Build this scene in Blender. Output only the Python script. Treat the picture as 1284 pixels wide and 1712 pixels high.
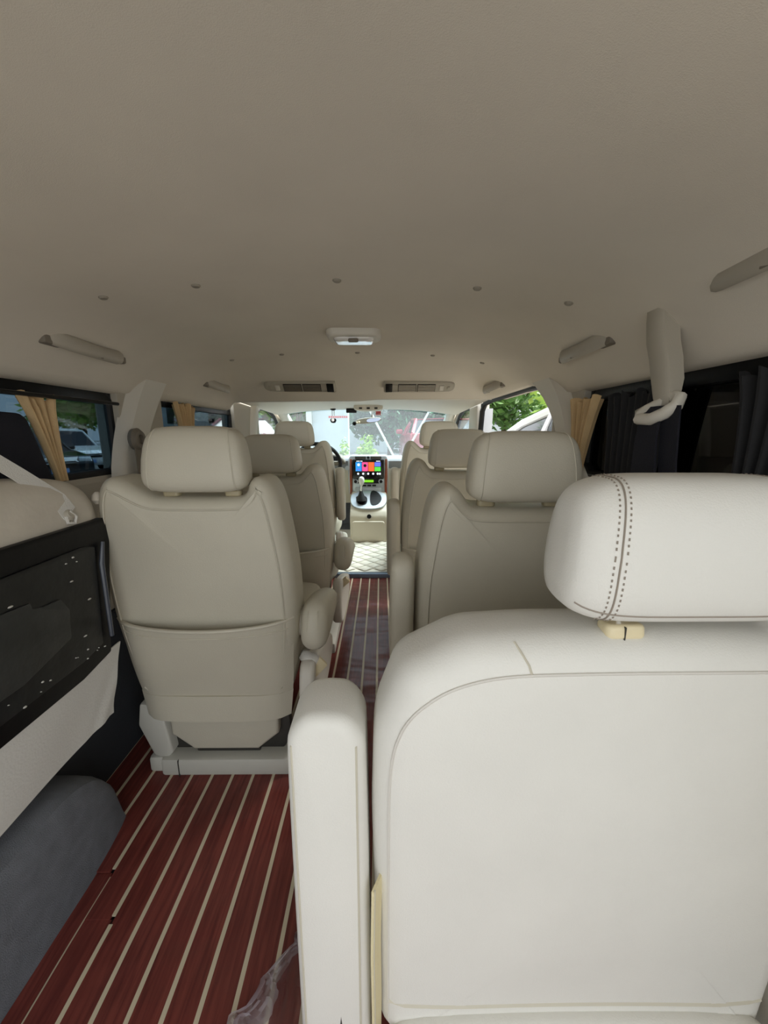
import bpy, bmesh, math, random
from mathutils import Vector, Matrix
random.seed(7)
R = math.radians
sc = bpy.context.scene
for o in list(bpy.data.objects):
    bpy.data.objects.remove(o)
COL = sc.collection

# ------------------------------------------------------------------ camera, world, exposure
cam = bpy.data.cameras.new('camera')
cam.sensor_fit = 'VERTICAL'; cam.sensor_height = 36.0; cam.lens = 643.0 / 1712.0 * 36.0
cam.clip_start = 0.02; cam.clip_end = 300
camo = bpy.data.objects.new('camera', cam); COL.objects.link(camo)
camo.location = (0.115, 0.0, 1.05)
camo.rotation_euler = (R(90 - 11.6), 0, R(-0.45))
sc.camera = camo

world = bpy.data.worlds.new('overcast_sky'); sc.world = world
world.use_nodes = True
wn = world.node_tree
bg = wn.nodes['Background']
bg.inputs[0].default_value = (0.93, 0.97, 1.0, 1); bg.inputs[1].default_value = 1.0

sun = bpy.data.lights.new('hazy_sun', 'SUN'); sun.energy = 6.0; sun.angle = R(35); sun.color = (1.0, 0.96, 0.90)
suno = bpy.data.objects.new('hazy_sun', sun); COL.objects.link(suno)
suno.rotation_euler = Vector((0.52, 0.38, 0.95)).to_track_quat('Z', 'Y').to_euler()   # high ahead, to the right of the van

vs = sc.view_settings
vs.view_transform = 'Standard'; vs.look = 'None'; vs.gamma = 1.0; vs.use_curve_mapping = False
vs.exposure = 1.1
try:
    sc.cycles.use_denoising = True
    sc.cycles.max_bounces = 10; sc.cycles.diffuse_bounces = 6; sc.cycles.transparent_max_bounces = 16
    sc.cycles.sample_clamp_indirect = 6.0
except Exception:
    pass

def portal(name, loc, rot, sx, sy):
    l = bpy.data.lights.new(name, 'AREA'); l.shape = 'RECTANGLE'; l.size = sx; l.size_y = sy
    l.cycles.is_portal = True
    o = bpy.data.objects.new(name, l); COL.objects.link(o); o.location = loc; o.rotation_euler = rot
portal('tailgate_opening_portal', (0, -0.28, 0.70), (R(90), 0, 0), 1.5, 1.4)     # daylight enters by the open tailgate
portal('sliding_door_portal', (0.80, 1.90, 0.62), (R(90), 0, R(90)), 0.95, 1.25) # and by the open sliding door
portal('windscreen_portal', (0, 3.70, 1.05), (R(-60), 0, 0), 1.5, 1.0)

# ------------------------------------------------------------------ materials
MATS = {}
def srgb(r, g, b):
    f = lambda c: (c / 255 / 12.92) if c / 255 <= 0.04045 else ((c / 255 + 0.055) / 1.055) ** 2.4
    return (f(r), f(g), f(b), 1)
def mat(name, col, rough=0.6, metal=0.0, bump=0.0, bscale=200, var=0.0, vscale=6, emit=None, estr=0, spec=0.5, coat=0, stretch=None):
    m = bpy.data.materials.new(name); m.use_nodes = True
    nt = m.node_tree; b = nt.nodes['Principled BSDF']
    c = col if len(col) == 4 else (*col, 1)
    b.inputs['Base Color'].default_value = c; b.inputs['Roughness'].default_value = rough
    b.inputs['Metallic'].default_value = metal; b.inputs['Specular IOR Level'].default_value = spec
    b.inputs['Coat Weight'].default_value = coat
    tc = nt.nodes.new('ShaderNodeTexCoord')
    src = tc.outputs['Object']
    if stretch:
        mp = nt.nodes.new('ShaderNodeMapping'); mp.inputs['Scale'].default_value = stretch
        nt.links.new(src, mp.inputs[0]); src = mp.outputs[0]
    if var > 0:
        n = nt.nodes.new('ShaderNodeTexNoise'); n.inputs['Scale'].default_value = vscale; n.inputs['Detail'].default_value = 5
        nt.links.new(src, n.inputs['Vector'])
        r = nt.nodes.new('ShaderNodeValToRGB')
        r.color_ramp.elements[0].position = 0.3; r.color_ramp.elements[1].position = 0.7
        r.color_ramp.elements[0].color = tuple(k * (1 - var) for k in c[:3]) + (1,)
        r.color_ramp.elements[1].color = tuple(min(1, k * (1 + var)) for k in c[:3]) + (1,)
        nt.links.new(n.outputs['Fac'], r.inputs[0]); nt.links.new(r.outputs[0], b.inputs['Base Color'])
    if bump > 0:
        n2 = nt.nodes.new('ShaderNodeTexNoise'); n2.inputs['Scale'].default_value = bscale; n2.inputs['Detail'].default_value = 3
        nt.links.new(src, n2.inputs['Vector'])
        bp = nt.nodes.new('ShaderNodeBump'); bp.inputs['Strength'].default_value = bump; bp.inputs['Distance'].default_value = 0.002
        nt.links.new(n2.outputs['Fac'], bp.inputs['Height']); nt.links.new(bp.outputs[0], b.inputs['Normal'])
    if emit:
        b.inputs['Emission Color'].default_value = emit if len(emit) == 4 else (*emit, 1); b.inputs['Emission Strength'].default_value = estr
    MATS[name] = m
    return m
def glass(name, tint, haze=0.0, hazecol=(0.8, 0.85, 0.9), refl=1.0):
    m = bpy.data.materials.new(name); m.use_nodes = True; nt = m.node_tree
    for n in list(nt.nodes): nt.nodes.remove(n)
    out = nt.nodes.new('ShaderNodeOutputMaterial')
    tr = nt.nodes.new('ShaderNodeBsdfTransparent'); tr.inputs[0].default_value = (*tint, 1)
    gl = nt.nodes.new('ShaderNodeBsdfGlossy'); gl.inputs[1].default_value = 0.03; gl.inputs[0].default_value = (refl, refl, refl, 1)
    lw = nt.nodes.new('ShaderNodeLayerWeight'); lw.inputs[0].default_value = 0.5
    pw_ = nt.nodes.new('ShaderNodeMath'); pw_.operation = 'POWER'; pw_.inputs[1].default_value = 5.0
    fr = nt.nodes.new('ShaderNodeMath'); fr.operation = 'MULTIPLY_ADD'; fr.inputs[1].default_value = 0.9; fr.inputs[2].default_value = 0.04
    nt.links.new(lw.outputs['Facing'], pw_.inputs[0]); nt.links.new(pw_.outputs[0], fr.inputs[0])
    mx = nt.nodes.new('ShaderNodeMixShader')
    nt.links.new(fr.outputs[0], mx.inputs[0]); nt.links.new(tr.outputs[0], mx.inputs[1]); nt.links.new(gl.outputs[0], mx.inputs[2])
    last = mx.outputs[0]
    if haze > 0:
        tl = nt.nodes.new('ShaderNodeBsdfTranslucent'); tl.inputs[0].default_value = (*hazecol, 1)
        m2 = nt.nodes.new('ShaderNodeMixShader'); m2.inputs[0].default_value = haze
        nt.links.new(last, m2.inputs[1]); nt.links.new(tl.outputs[0], m2.inputs[2]); last = m2.outputs[0]
    nt.links.new(last, out.inputs[0])
    MATS[name] = m
    return m

mat('leather', srgb(198, 192, 175), 0.5, bump=0.25, bscale=420, var=0.03, vscale=7)
mat('leather_daylit', srgb(223, 221, 214), 0.5, bump=0.25, bscale=420, var=0.025, vscale=6)  # same leather, with daylight on the near bench put into the colour
mat('leather_worn', srgb(208, 200, 186), 0.55, bump=0.4, bscale=60, var=0.06, vscale=12)
mat('seam', srgb(198, 192, 175), 0.6)
mat('seam_daylit', srgb(210, 206, 198), 0.6)  # seam paled to go with the daylight in the bench colour
mat('seam_mid', srgb(150, 140, 128), 0.7)
mat('seam_dark', srgb(120, 112, 100), 0.7)
mat('zip_tape', srgb(222, 210, 170), 0.7, bump=0.5, bscale=300)
mat('headliner', srgb(216, 208, 195), 0.95, bump=0.2, bscale=900, var=0.03, vscale=5, spec=0.1)
mat('trim', srgb(176, 169, 155), 0.6, bump=0.15, bscale=500)
mat('handle', srgb(172, 165, 152), 0.45)
mat('trim_light', srgb(214, 209, 198), 0.5, bump=0.1, bscale=500)
mat('trim_dark', srgb(120, 112, 100), 0.6)
mat('shell', srgb(196, 194, 184), 0.5, bump=0.15, bscale=400)
mat('collar', srgb(168, 156, 126), 0.4)
mat('plastic_cream', srgb(222, 208, 172), 0.3)
mat('button', srgb(150, 143, 130), 0.6)
mat('carpet', srgb(114, 117, 123), 1.0, bump=1.0, bscale=500, var=0.12, vscale=30, spec=0.1)
mat('carpet_dark', srgb(70, 72, 76), 1.0, bump=1.0, bscale=500, spec=0.1)
mat('black_plastic', srgb(18, 18, 19), 0.4, spec=0.3)
mat('black_vinyl', srgb(10, 10, 12), 0.38, spec=0.2, bump=0.4, bscale=25)
mat('black_film', srgb(20, 22, 23), 0.28, spec=0.35, bump=1.0, bscale=18, var=0.5, vscale=9)
mat('grey_film', srgb(46, 48, 48), 0.3, spec=0.35, bump=1.0, bscale=22, var=0.35, vscale=11)
mat('strip_highlight', srgb(70, 74, 84), 0.25)  # lighter than the tray: the edge highlight is put into the colour
mat('apron_cloth', srgb(214, 212, 206), 0.9, bump=0.4, bscale=200)
mat('black_rubber', srgb(20, 20, 22), 0.6)
mat('bracket', srgb(62, 60, 56), 0.5, 0.3)
mat('navy', srgb(24, 25, 36), 0.9, bump=0.6, bscale=700)
mat('curtain_tan', srgb(205, 176, 132), 0.9, bump=0.5, bscale=300, var=0.1, vscale=15)
mat('curtain_dark', srgb(34, 34, 36), 0.9, bump=0.4, bscale=250)
mat('webbing', srgb(214, 211, 204), 0.8, bump=0.6, bscale=500)
mat('chrome', (0.8, 0.8, 0.8), 0.15, 1.0)
mat('mirror', (0.30, 0.34, 0.42), 0.08, 1.0)
mat('silver', srgb(196, 202, 208), 0.35, 0.5)
mat('wood', srgb(150, 74, 44), 0.3, var=0.35, vscale=20, coat=0.5, stretch=(8, 8, 1))
mat('dash', srgb(150, 152, 156), 0.6, bump=0.2, bscale=400)
mat('dash_beige', srgb(214, 204, 186), 0.6, bump=0.2, bscale=400)
mat('sill_metal', srgb(112, 124, 140), 0.35, 0.6)
mat('mat_white', srgb(228, 222, 208), 0.55, bump=0.2, bscale=300)
mat('pull', srgb(190, 190, 180), 0.4)
mat('concrete', srgb(196, 202, 205), 0.9, var=0.08, vscale=2)
mat('asphalt', srgb(122, 122, 120), 0.95, var=0.12, vscale=3, bump=0.5, bscale=60)
mat('bark', srgb(92, 76, 58), 0.9, var=0.3, vscale=10)
mat('pole_white', srgb(222, 222, 216), 0.6)
mat('leaf_bright', srgb(140, 176, 70), 0.6, var=0.35, vscale=3)
mat('leaf_mid', srgb(92, 132, 60), 0.6, var=0.35, vscale=3)
mat('leaf_dark', srgb(56, 108, 72), 0.6, var=0.35, vscale=3)
mat('paint_white', srgb(232, 233, 235), 0.25, coat=0.6)
mat('paint_black', srgb(22, 26, 32), 0.2, coat=0.8)
mat('paint_grey', srgb(92, 98, 106), 0.25, coat=0.6)
mat('paint_red', srgb(168, 42, 62), 0.25, coat=0.6)
mat('car_glass', srgb(20, 26, 36), 0.08, coat=0.4)
mat('tyre', srgb(18, 18, 18), 0.8)
mat('rim', srgb(180, 182, 186), 0.3, 0.8)
mat('lamp_clear', srgb(215, 222, 228), 0.15, coat=1.0)
mat('lamp_red', srgb(160, 20, 24), 0.2, coat=1.0)
mat('plate', srgb(120, 150, 200), 0.5)
mat('lens', srgb(232, 230, 226), 0.15, coat=0.8)
mat('red_print', srgb(205, 70, 80), 0.7)
mat('screen_black', srgb(10, 10, 14), 0.15)
for nm, c in (('scr_blue', (40, 140, 215)), ('scr_pink', (235, 80, 140)), ('scr_orange', (240, 100, 50)), ('scr_green', (90, 205, 70)), ('scr_purple', (95, 110, 215)), ('scr_white', (235, 240, 250)), ('lcd_green', (125, 205, 40))):
    mat(nm, srgb(*c), 0.4, emit=srgb(*c), estr=0.45)
glass('glass_tint', (0.20, 0.26, 0.30))
glass('glass_dark', (0.012, 0.013, 0.015))
glass('glass_clear', (0.94, 0.97, 0.97))
glass('glass_windscreen', (0.70, 0.86, 0.92), haze=0.045)
glass('plastic_film', (0.93, 0.93, 0.95), haze=0.12, hazecol=(0.9, 0.9, 0.95))
glass('film_crumple', (0.9, 0.9, 0.93), haze=0.6, hazecol=(0.95, 0.95, 1.0))

# plank: wood grain with a long ripple in the vinyl sheet
m = mat('plank', srgb(112, 42, 36), 0.28, var=0.0, spec=0.3)
nt = m.node_tree; b = nt.nodes['Principled BSDF']; tc = nt.nodes.new('ShaderNodeTexCoord')
mp = nt.nodes.new('ShaderNodeMapping'); mp.inputs['Scale'].default_value = (70, 4, 1); nt.links.new(tc.outputs['Object'], mp.inputs[0])
n = nt.nodes.new('ShaderNodeTexNoise'); n.inputs['Scale'].default_value = 1.6; n.inputs['Detail'].default_value = 6; n.inputs['Distortion'].default_value = 0.6
nt.links.new(mp.outputs[0], n.inputs['Vector'])
rp = nt.nodes.new('ShaderNodeValToRGB'); rp.color_ramp.elements[0].position = 0.3; rp.color_ramp.elements[1].position = 0.75
rp.color_ramp.elements[0].color = srgb(92, 43, 40); rp.color_ramp.elements[1].color = srgb(130, 66, 58)
nt.links.new(n.outputs['Fac'], rp.inputs[0]); nt.links.new(rp.outputs[0], b.inputs['Base Color'])
mp2 = nt.nodes.new('ShaderNodeMapping'); mp2.inputs['Scale'].default_value = (2.2, 5, 1); nt.links.new(tc.outputs['Object'], mp2.inputs[0])
n2 = nt.nodes.new('ShaderNodeTexNoise'); n2.inputs['Scale'].default_value = 1.5; n2.inputs['Detail'].default_value = 2; nt.links.new(mp2.outputs[0], n2.inputs['Vector'])
bp = nt.nodes.new('ShaderNodeBump'); bp.inputs['Strength'].default_value = 0.6; bp.inputs['Distance'].default_value = 0.02
nt.links.new(n2.outputs['Fac'], bp.inputs['Height']); nt.links.new(bp.outputs[0], b.inputs['Normal'])
mat('stripe', srgb(205, 194, 168), 0.4)

# ------------------------------------------------------------------ helpers
def link(name, me, m, parent=None, smooth=True):
    o = bpy.data.objects.new(name, me); COL.objects.link(o)
    if m: me.materials.append(MATS[m])
    if smooth:
        me.polygons.foreach_set('use_smooth', [True] * len(me.polygons))
    if parent: o.parent = parent
    return o
def mk(name, vf, m, parent=None, smooth=True, angle=40):
    v, f = vf
    me = bpy.data.meshes.new(name); me.from_pydata([tuple(p) for p in v], [], f); me.update()
    bm = bmesh.new(); bm.from_mesh(me); bmesh.ops.recalc_face_normals(bm, faces=bm.faces); bm.to_mesh(me); bm.free()
    o = link(name, me, m, parent, smooth)
    if smooth and angle < 180:
        try: me.set_sharp_from_angle(angle=R(angle))
        except Exception: pass
    return o
def join(*vfs):
    V, Fc = [], []
    for v, f in vfs:
        k = len(V); V += list(v); Fc += [tuple(i + k for i in q) for q in f]
    return V, Fc
def xf(vf, M):
    v, f = vf
    return [M @ Vector(p) for p in v], f
def mp_(vf, fn):
    v, f = vf
    return [fn(*p) for p in v], f
def T(x, y, z): return Matrix.Translation((x, y, z))
def RX(a): return Matrix.Rotation(R(a), 4, 'X')
def RY(a): return Matrix.Rotation(R(a), 4, 'Y')
def RZ(a): return Matrix.Rotation(R(a), 4, 'Z')
def bmv(bm):
    bm.verts.ensure_lookup_table(); bm.verts.index_update()
    v = [p.co.copy() for p in bm.verts]; f = [tuple(q.index for q in fc.verts) for fc in bm.faces]
    bm.free(); return v, f
def box(x0, x1, y0, y1, z0, z1, r=0.0, seg=2):
    bm = bmesh.new(); bmesh.ops.create_cube(bm, size=1)
    for p in bm.verts:
        p.co = Vector(((x0 + x1) / 2 + p.co.x * (x1 - x0), (y0 + y1) / 2 + p.co.y * (y1 - y0), (z0 + z1) / 2 + p.co.z * (z1 - z0)))
    if r > 0: bmesh.ops.bevel(bm, geom=list(bm.edges), offset=r, segments=seg, profile=0.5, affect='EDGES')
    return bmv(bm)
def prism(poly, a0, a1, axis='y', r=0.0, seg=2):
    """poly: 2-D points; axis y: (x,z), axis x: (y,z), axis z: (x,y)"""
    def P(p, a):
        return {'y': (p[0], a, p[1]), 'x': (a, p[0], p[1]), 'z': (p[0], p[1], a)}[axis]
    bm = bmesh.new()
    A = [bm.verts.new(P(p, a0)) for p in poly]; B = [bm.verts.new(P(p, a1)) for p in poly]
    n = len(poly)
    bm.faces.new(A); bm.faces.new(B[::-1])
    for i in range(n): bm.faces.new((A[i], B[i], B[(i + 1) % n], A[(i + 1) % n]))
    bmesh.ops.recalc_face_normals(bm, faces=bm.faces)
    if r > 0: bmesh.ops.bevel(bm, geom=list(bm.edges), offset=r, segments=seg, profile=0.5, affect='EDGES', clamp_overlap=True)
    return bmv(bm)
def lathe(prof, n=24, M=None):
    v, f = [], []
    for r, z in prof:
        for i in range(n):
            a = 2 * math.pi * i / n; v.append((r * math.cos(a), r * math.sin(a), z))
    for k in range(len(prof) - 1):
        for i in range(n):
            f.append((k * n + i, k * n + (i + 1) % n, (k + 1) * n + (i + 1) % n, (k + 1) * n + i))
    f.append(tuple(range(n))[::-1]); f.append(tuple((len(prof) - 1) * n + i for i in range(n)))
    return xf((v, f), M) if M else (v, f)
def tube(pts, rad, n=6, closed=False, flat=None):
    pts = [Vector(p) for p in pts]; v, f = [], []; N = len(pts)
    prev = None
    for i, p in enumerate(pts):
        if closed: t = pts[(i + 1) % N] - pts[i - 1]
        else: t = pts[min(i + 1, N - 1)] - pts[max(i - 1, 0)]
        t = t.normalized() if t.length > 1e-9 else Vector((0, 0, 1))
        if prev is None:
            up = Vector((0, 0, 1)) if abs(t.z) < 0.9 else Vector((1, 0, 0))
            a = t.cross(up).normalized()
        else:
            a = (prev - t * prev.dot(t)).normalized()
        prev = a; bb = t.cross(a)
        rr = rad[i] if isinstance(rad, (list, tuple)) else rad
        ra, rb = (rr, rr) if flat is None else (rr * flat[0], rr * flat[1])
        for k in range(n):
            q = 2 * math.pi * k / n
            v.append(p + a * (math.cos(q) * ra) + bb * (math.sin(q) * rb))
    M = N if closed else N - 1
    for i in range(M):
        j = (i + 1) % N
        for k in range(n): f.append((i * n + k, i * n + (k + 1) % n, j * n + (k + 1) % n, j * n + k))
    if not closed:
        f.append(tuple(range(n))[::-1]); f.append(tuple((N - 1) * n + k for k in range(n)))
    return v, f
def ribbon(pts, side, th=0.0015):
    """flat strap: pts centre line, side: half-width vector or list of them"""
    pts = [Vector(p) for p in pts]; v, f = [], []; N = len(pts)
    for i, p in enumerate(pts):
        t = (pts[min(i + 1, N - 1)] - pts[max(i - 1, 0)]).normalized()
        s = Vector(side[i] if isinstance(side, list) else side)
        nrm = t.cross(s).normalized() * th
        v += [p - s - nrm, p + s - nrm, p + s + nrm, p - s + nrm]
    for i in range(N - 1):
        for k in range(4): f.append((i * 4 + k, i * 4 + (k + 1) % 4, i * 4 + 4 + (k + 1) % 4, i * 4 + 4 + k))
    f.append((0, 1, 2, 3)); f.append(tuple(4 * (N - 1) + k for k in (3, 2, 1, 0)))
    return v, f
def chaikin(p, n=3):
    for _ in range(n):
        q = []
        for i in range(len(p)):
            a, b = p[i], p[(i + 1) % len(p)]
            q += [(a[0] * .75 + b[0] * .25, a[1] * .75 + b[1] * .25), (a[0] * .25 + b[0] * .75, a[1] * .25 + b[1] * .75)]
        p = q
    return p
def dens(p, k=6):
    return [(p[i][0] + (p[(i + 1) % len(p)][0] - p[i][0]) * j / k, p[i][1] + (p[(i + 1) % len(p)][1] - p[i][1]) * j / k) for i in range(len(p)) for j in range(k)]
def rrect(a, b, r, n=5):
    p = []
    for (cx_, cy_, a0) in ((a - r, b - r, 0), (-a + r, b - r, 90), (-a + r, -b + r, 180), (a - r, -b + r, 270)):
        for k in range(n + 1): p.append((cx_ + r * math.cos(R(a0 + 90 * k / n)), cy_ + r * math.sin(R(a0 + 90 * k / n))))
    return p
def area(p): return sum(p[i][0] * p[(i + 1) % len(p)][1] - p[(i + 1) % len(p)][0] * p[i][1] for i in range(len(p))) / 2
def inset(p, d):
    n = len(p); out = []
    s = 1 if area(p) > 0 else -1
    for i in range(n):
        tx, ty = p[(i + 1) % n][0] - p[i - 1][0], p[(i + 1) % n][1] - p[i - 1][1]
        l = math.hypot(tx, ty) or 1
        out.append((p[i][0] - s * ty / l * d, p[i][1] + s * tx / l * d))
    return out
def cushion(outline, th, r, bb=0.0, bf=0.0, nr=5, rs=5):
    """padded slab: outline (u,w), depth v in [-th/2, th/2], edge radius r, bulges bb (rear, -v) and bf (front)"""
    n = len(outline); cu = sum(p[0] for p in outline) / n; cw = sum(p[1] for p in outline) / n
    v, f = [], []
    inn = inset(outline, r)
    def ring(pts, vv):
        for q in pts: v.append((q[0], vv, q[1]))
    rings = 0
    v.append((cu, -th / 2 - bb, cw))
    for k in range(1, nr + 1):
        s = k / nr
        ring([(cu + (q[0] - cu) * s, cw + (q[1] - cw) * s) for q in inn], -th / 2 - bb * (1 - s * s)); rings += 1
    for k in range(1, rs + 1):
        a = math.pi / 2 * k / rs
        ring(inset(outline, r * (1 - math.sin(a))), -th / 2 + r * (1 - math.cos(a))); rings += 1
    for k in range(0, rs):
        a = math.pi / 2 * k / rs
        ring(inset(outline, r * (1 - math.cos(a))), th / 2 - r * (1 - math.sin(a))); rings += 1
    for k in range(nr, 0, -1):
        s = k / nr
        ring([(cu + (q[0] - cu) * s, cw + (q[1] - cw) * s) for q in inn], th / 2 + bf * (1 - s * s)); rings += 1
    v.append((cu, th / 2 + bf, cw)); last = len(v) - 1
    for i in range(n): f.append((0, 1 + i, 1 + (i + 1) % n))
    for k in range(rings - 1):
        a, b2 = 1 + k * n, 1 + (k + 1) * n
        for i in range(n): f.append((a + i, a + (i + 1) % n, b2 + (i + 1) % n, b2 + i))
    a = 1 + (rings - 1) * n
    for i in range(n): f.append((last, a + (i + 1) % n, a + i))
    return v, f
def grid(nu, nv, fn):
    v = [Vector(fn(i / nu, j / nv)) for j in range(nv + 1) for i in range(nu + 1)]
    f = [(j * (nu + 1) + i, j * (nu + 1) + i + 1, (j + 1) * (nu + 1) + i + 1, (j + 1) * (nu + 1) + i) for j in range(nv) for i in range(nu)]
    return v, f
def thick(vf, th):
    """give a sheet thickness along its normals"""
    me = bpy.data.meshes.new('t'); me.from_pydata([tuple(p) for p in vf[0]], [], vf[1])
    bm = bmesh.new(); bm.from_mesh(me); bmesh.ops.recalc_face_normals(bm, faces=bm.faces)
    bmesh.ops.solidify(bm, geom=list(bm.faces), thickness=th)
    bpy.data.meshes.remove(me)
    return bmv(bm)
def tag(o, label=None, cat=None, group=None, kind=None):
    if label: o['label'] = label
    if cat: o['category'] = cat
    if group: o['group'] = group
    if kind: o['kind'] = kind
    return o
def thing(name, label, cat, loc=(0, 0, 0), rz=0, group=None, kind=None):
    o = bpy.data.objects.new(name, None); COL.objects.link(o); o.empty_display_size = 0.05
    o.location = loc; o.rotation_euler = (0, 0, R(rz))
    return tag(o, label, cat, group, kind)
def struct(name, label=None):
    o = bpy.data.objects.new(name, None); COL.objects.link(o); o['kind'] = 'structure'
    if label: o['label'] = label
    return o

# ------------------------------------------------------------------ floor: vinyl sheet of red planks with pale strips
fl = struct('floor', 'dark red plank-pattern vinyl floor with cream stripes')
SX0, PITCH = -0.413, 0.0636
mk('subfloor', box(-0.80, 0.80, -0.28, 2.69, -0.05, -0.006), 'carpet_dark', fl, False)
xs = [SX0 + PITCH * k for k in range(-5, 18)]
def strip(name, x0, x1, y0, y1, z, m, wave=0.0):
    ny = 24
    def fn(s, t):
        y = y0 + (y1 - y0) * t
        return (x0 + (x1 - x0) * s, y, z + wave * (math.sin(y * 9 + 1.3) + 0.6 * math.sin(y * 23)) )
    return mk(name, thick(grid(1, ny, fn), 0.004), m, fl)
for k in range(len(xs) - 1):
    x0, x1 = xs[k] + 0.0045, xs[k + 1] - 0.0045
    if k in (2, 3):      # two planks beside the wheel arch are torn: laid in two shifted lengths
        yt = 0.745 if k == 2 else 0.65
        strip('plank', x0, x1, yt + 0.001, 2.68, 0.0, 'plank', 0.0015)
        strip('plank', x0 - 0.0, x1 + 0.004, -0.25, yt + 0.001, -0.001, 'plank', 0.0015)
    else:
        strip('plank', x0, x1, -0.25, 2.68, 0.0, 'plank', 0.0015)
for k, x in enumerate(xs):
    if k in (3, 4):
        yt = 0.745 if k == 3 else 0.65
        strip('stripe', x - 0.0045, x + 0.0045, yt + 0.008, 2.68, 0.0003, 'stripe', 0.0015)
        strip('stripe', x + 0.000, x + 0.0085, -0.25, yt - 0.008, 0.0008, 'stripe', 0.0015)
    else:
        strip('stripe', x - 0.0045, x + 0.0045, -0.25, 2.68, 0.0003, 'stripe', 0.0015)
mk('sill_strip', box(-0.55, 0.72, 2.68, 2.73, -0.02, 0.036, 0.006), 'sill_metal', fl)

mk('cab_floor', prism([(2.70, -.04), (2.70, .0), (2.75, .02), (3.25, .10), (3.95, .12), (4.05, .45), (4.10, .45), (4.10, -.04)], -.80, .80, 'x'), 'carpet', fl, False)
# front cab floor mat: quilted, each diamond a raised pad
mt = thing('quilted_floor_mat', 'cream quilted floor mat in front of the metal sill strip', 'floor mat', (0, 2.73, 0.0))
def matz(y): return 0.034 + 0.085 * min(1, max(0, y / 0.5))
mk('mat_base', thick(grid(2, 8, lambda s, t: (-0.42 + 0.9 * s, 0.0 + 0.95 * t, matz(0.95 * t))), 0.01), 'mat_white', mt)
D = 0.085
dm = None
for a in range(-6, 14):
    for c in range(-12, 12):
        u = (a + c) * D / 2 * 1.5 - 0.2; w = (a - c) * D / 2
        if -0.20 < u < 0.26 and 0.04 < w < 0.48:
            hx, hy = D * 0.70, D * 0.46
            v = [(-hx, 0, 0), (0, -hy, 0), (hx, 0, 0), (0, hy, 0), (-hx * .6, 0, .006), (0, -hy * .6, .006), (hx * .6, 0, .006), (0, hy * .6, .006)]
            f = [(0, 1, 5, 4), (1, 2, 6, 5), (2, 3, 7, 6), (3, 0, 4, 7), (4, 5, 6, 7)]
            if dm is None:
                o = mk('quilt_diamond', (v, f), 'mat_white', mt); dm = o.data
            else:
                o = bpy.data.objects.new('quilt_diamond', dm); COL.objects.link(o); o.parent = mt
            o.location = (u, w, matz(w) + 0.006); o.rotation_euler = (math.atan(0.17), 0, 0)

# ------------------------------------------------------------------ ceiling (arched headliner dropping towards the cab)
PROF = [(0, 1.372), (.10, 1.371), (.20, 1.367), (.28, 1.361), (.36, 1.354), (.44, 1.345), (.50, 1.334), (.55, 1.322), (.595, 1.304), (.63, 1.282), (.66, 1.255), (.685, 1.225), (.703, 1.197), (.712, 1.180), (.735, 1.172), (.80, 1.172)]
def lerp(a, b, t): return a + (b - a) * t
def profz(x):
    x = abs(x)
    for i in range(len(PROF) - 1):
        if PROF[i][0] <= x <= PROF[i + 1][0]:
            return lerp(PROF[i][1], PROF[i + 1][1], (x - PROF[i][0]) / (PROF[i + 1][0] - PROF[i][0] + 1e-9))
    return PROF[-1][1]
DROP = [(1.45, 1.40), (1.60, 1.376), (1.75, 1.357), (1.88, 1.328), (2.0, 1.290), (2.1, 1.250), (2.18, 1.222), (2.4, 1.20)]
def dropz(y):
    for i in range(len(DROP) - 1):
        if DROP[i][0] <= y <= DROP[i + 1][0]:
            return lerp(DROP[i][1], DROP[i + 1][1], (y - DROP[i][0]) / (DROP[i + 1][0] - DROP[i][0]))
    return 1.45
def ceilz(x, y):
    z = profz(x); c = dropz(y) - .008 * (abs(x) / .7) ** 2; k = .035
    h = max(0, min(1, .5 + .5 * (c - z) / k))        # smooth minimum of arch and drop
    z = lerp(c, z, h) - k * h * (1 - h) * .6
    if x > 0 and y > 1.42: z = max(z, lerp(1.172, 1.233, min(1, (y - 1.42) / .12)) - .004 * max(0, y - 1.6))
    return z
YE = 2.18
cx = [-p[0] for p in PROF[::-1]] + [p[0] for p in PROF[1:]]
def ceil_fn(s, t):
    i = round(s * (len(cx) - 1)); y = -0.30 + (YE + .30) * t
    return (cx[i], y, ceilz(cx[i], y))
cl = struct('ceiling', 'beige fabric headliner arching down to the side windows')
mk('headliner', grid(len(cx) - 1, 64, ceil_fn), 'headliner', cl, True, 180)
mk('headliner_edge', tube([(x, YE, ceilz(x, YE) + 0.003) for x in cx[1:-1]], 0.006, 8), 'trim_light', cl)
# lower cab headliner and visors
def cab_fn(s, t):
    x = -0.72 + 1.44 * s; y = YE + (3.282 - YE) * t
    return (x, y, lerp(1.285, 1.232, t) - 0.05 * abs(x / .72) ** 3 + 0.008 * t)
mk('cab_headliner', grid(16, 10, cab_fn), 'trim_light', cl, True, 180)

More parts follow.
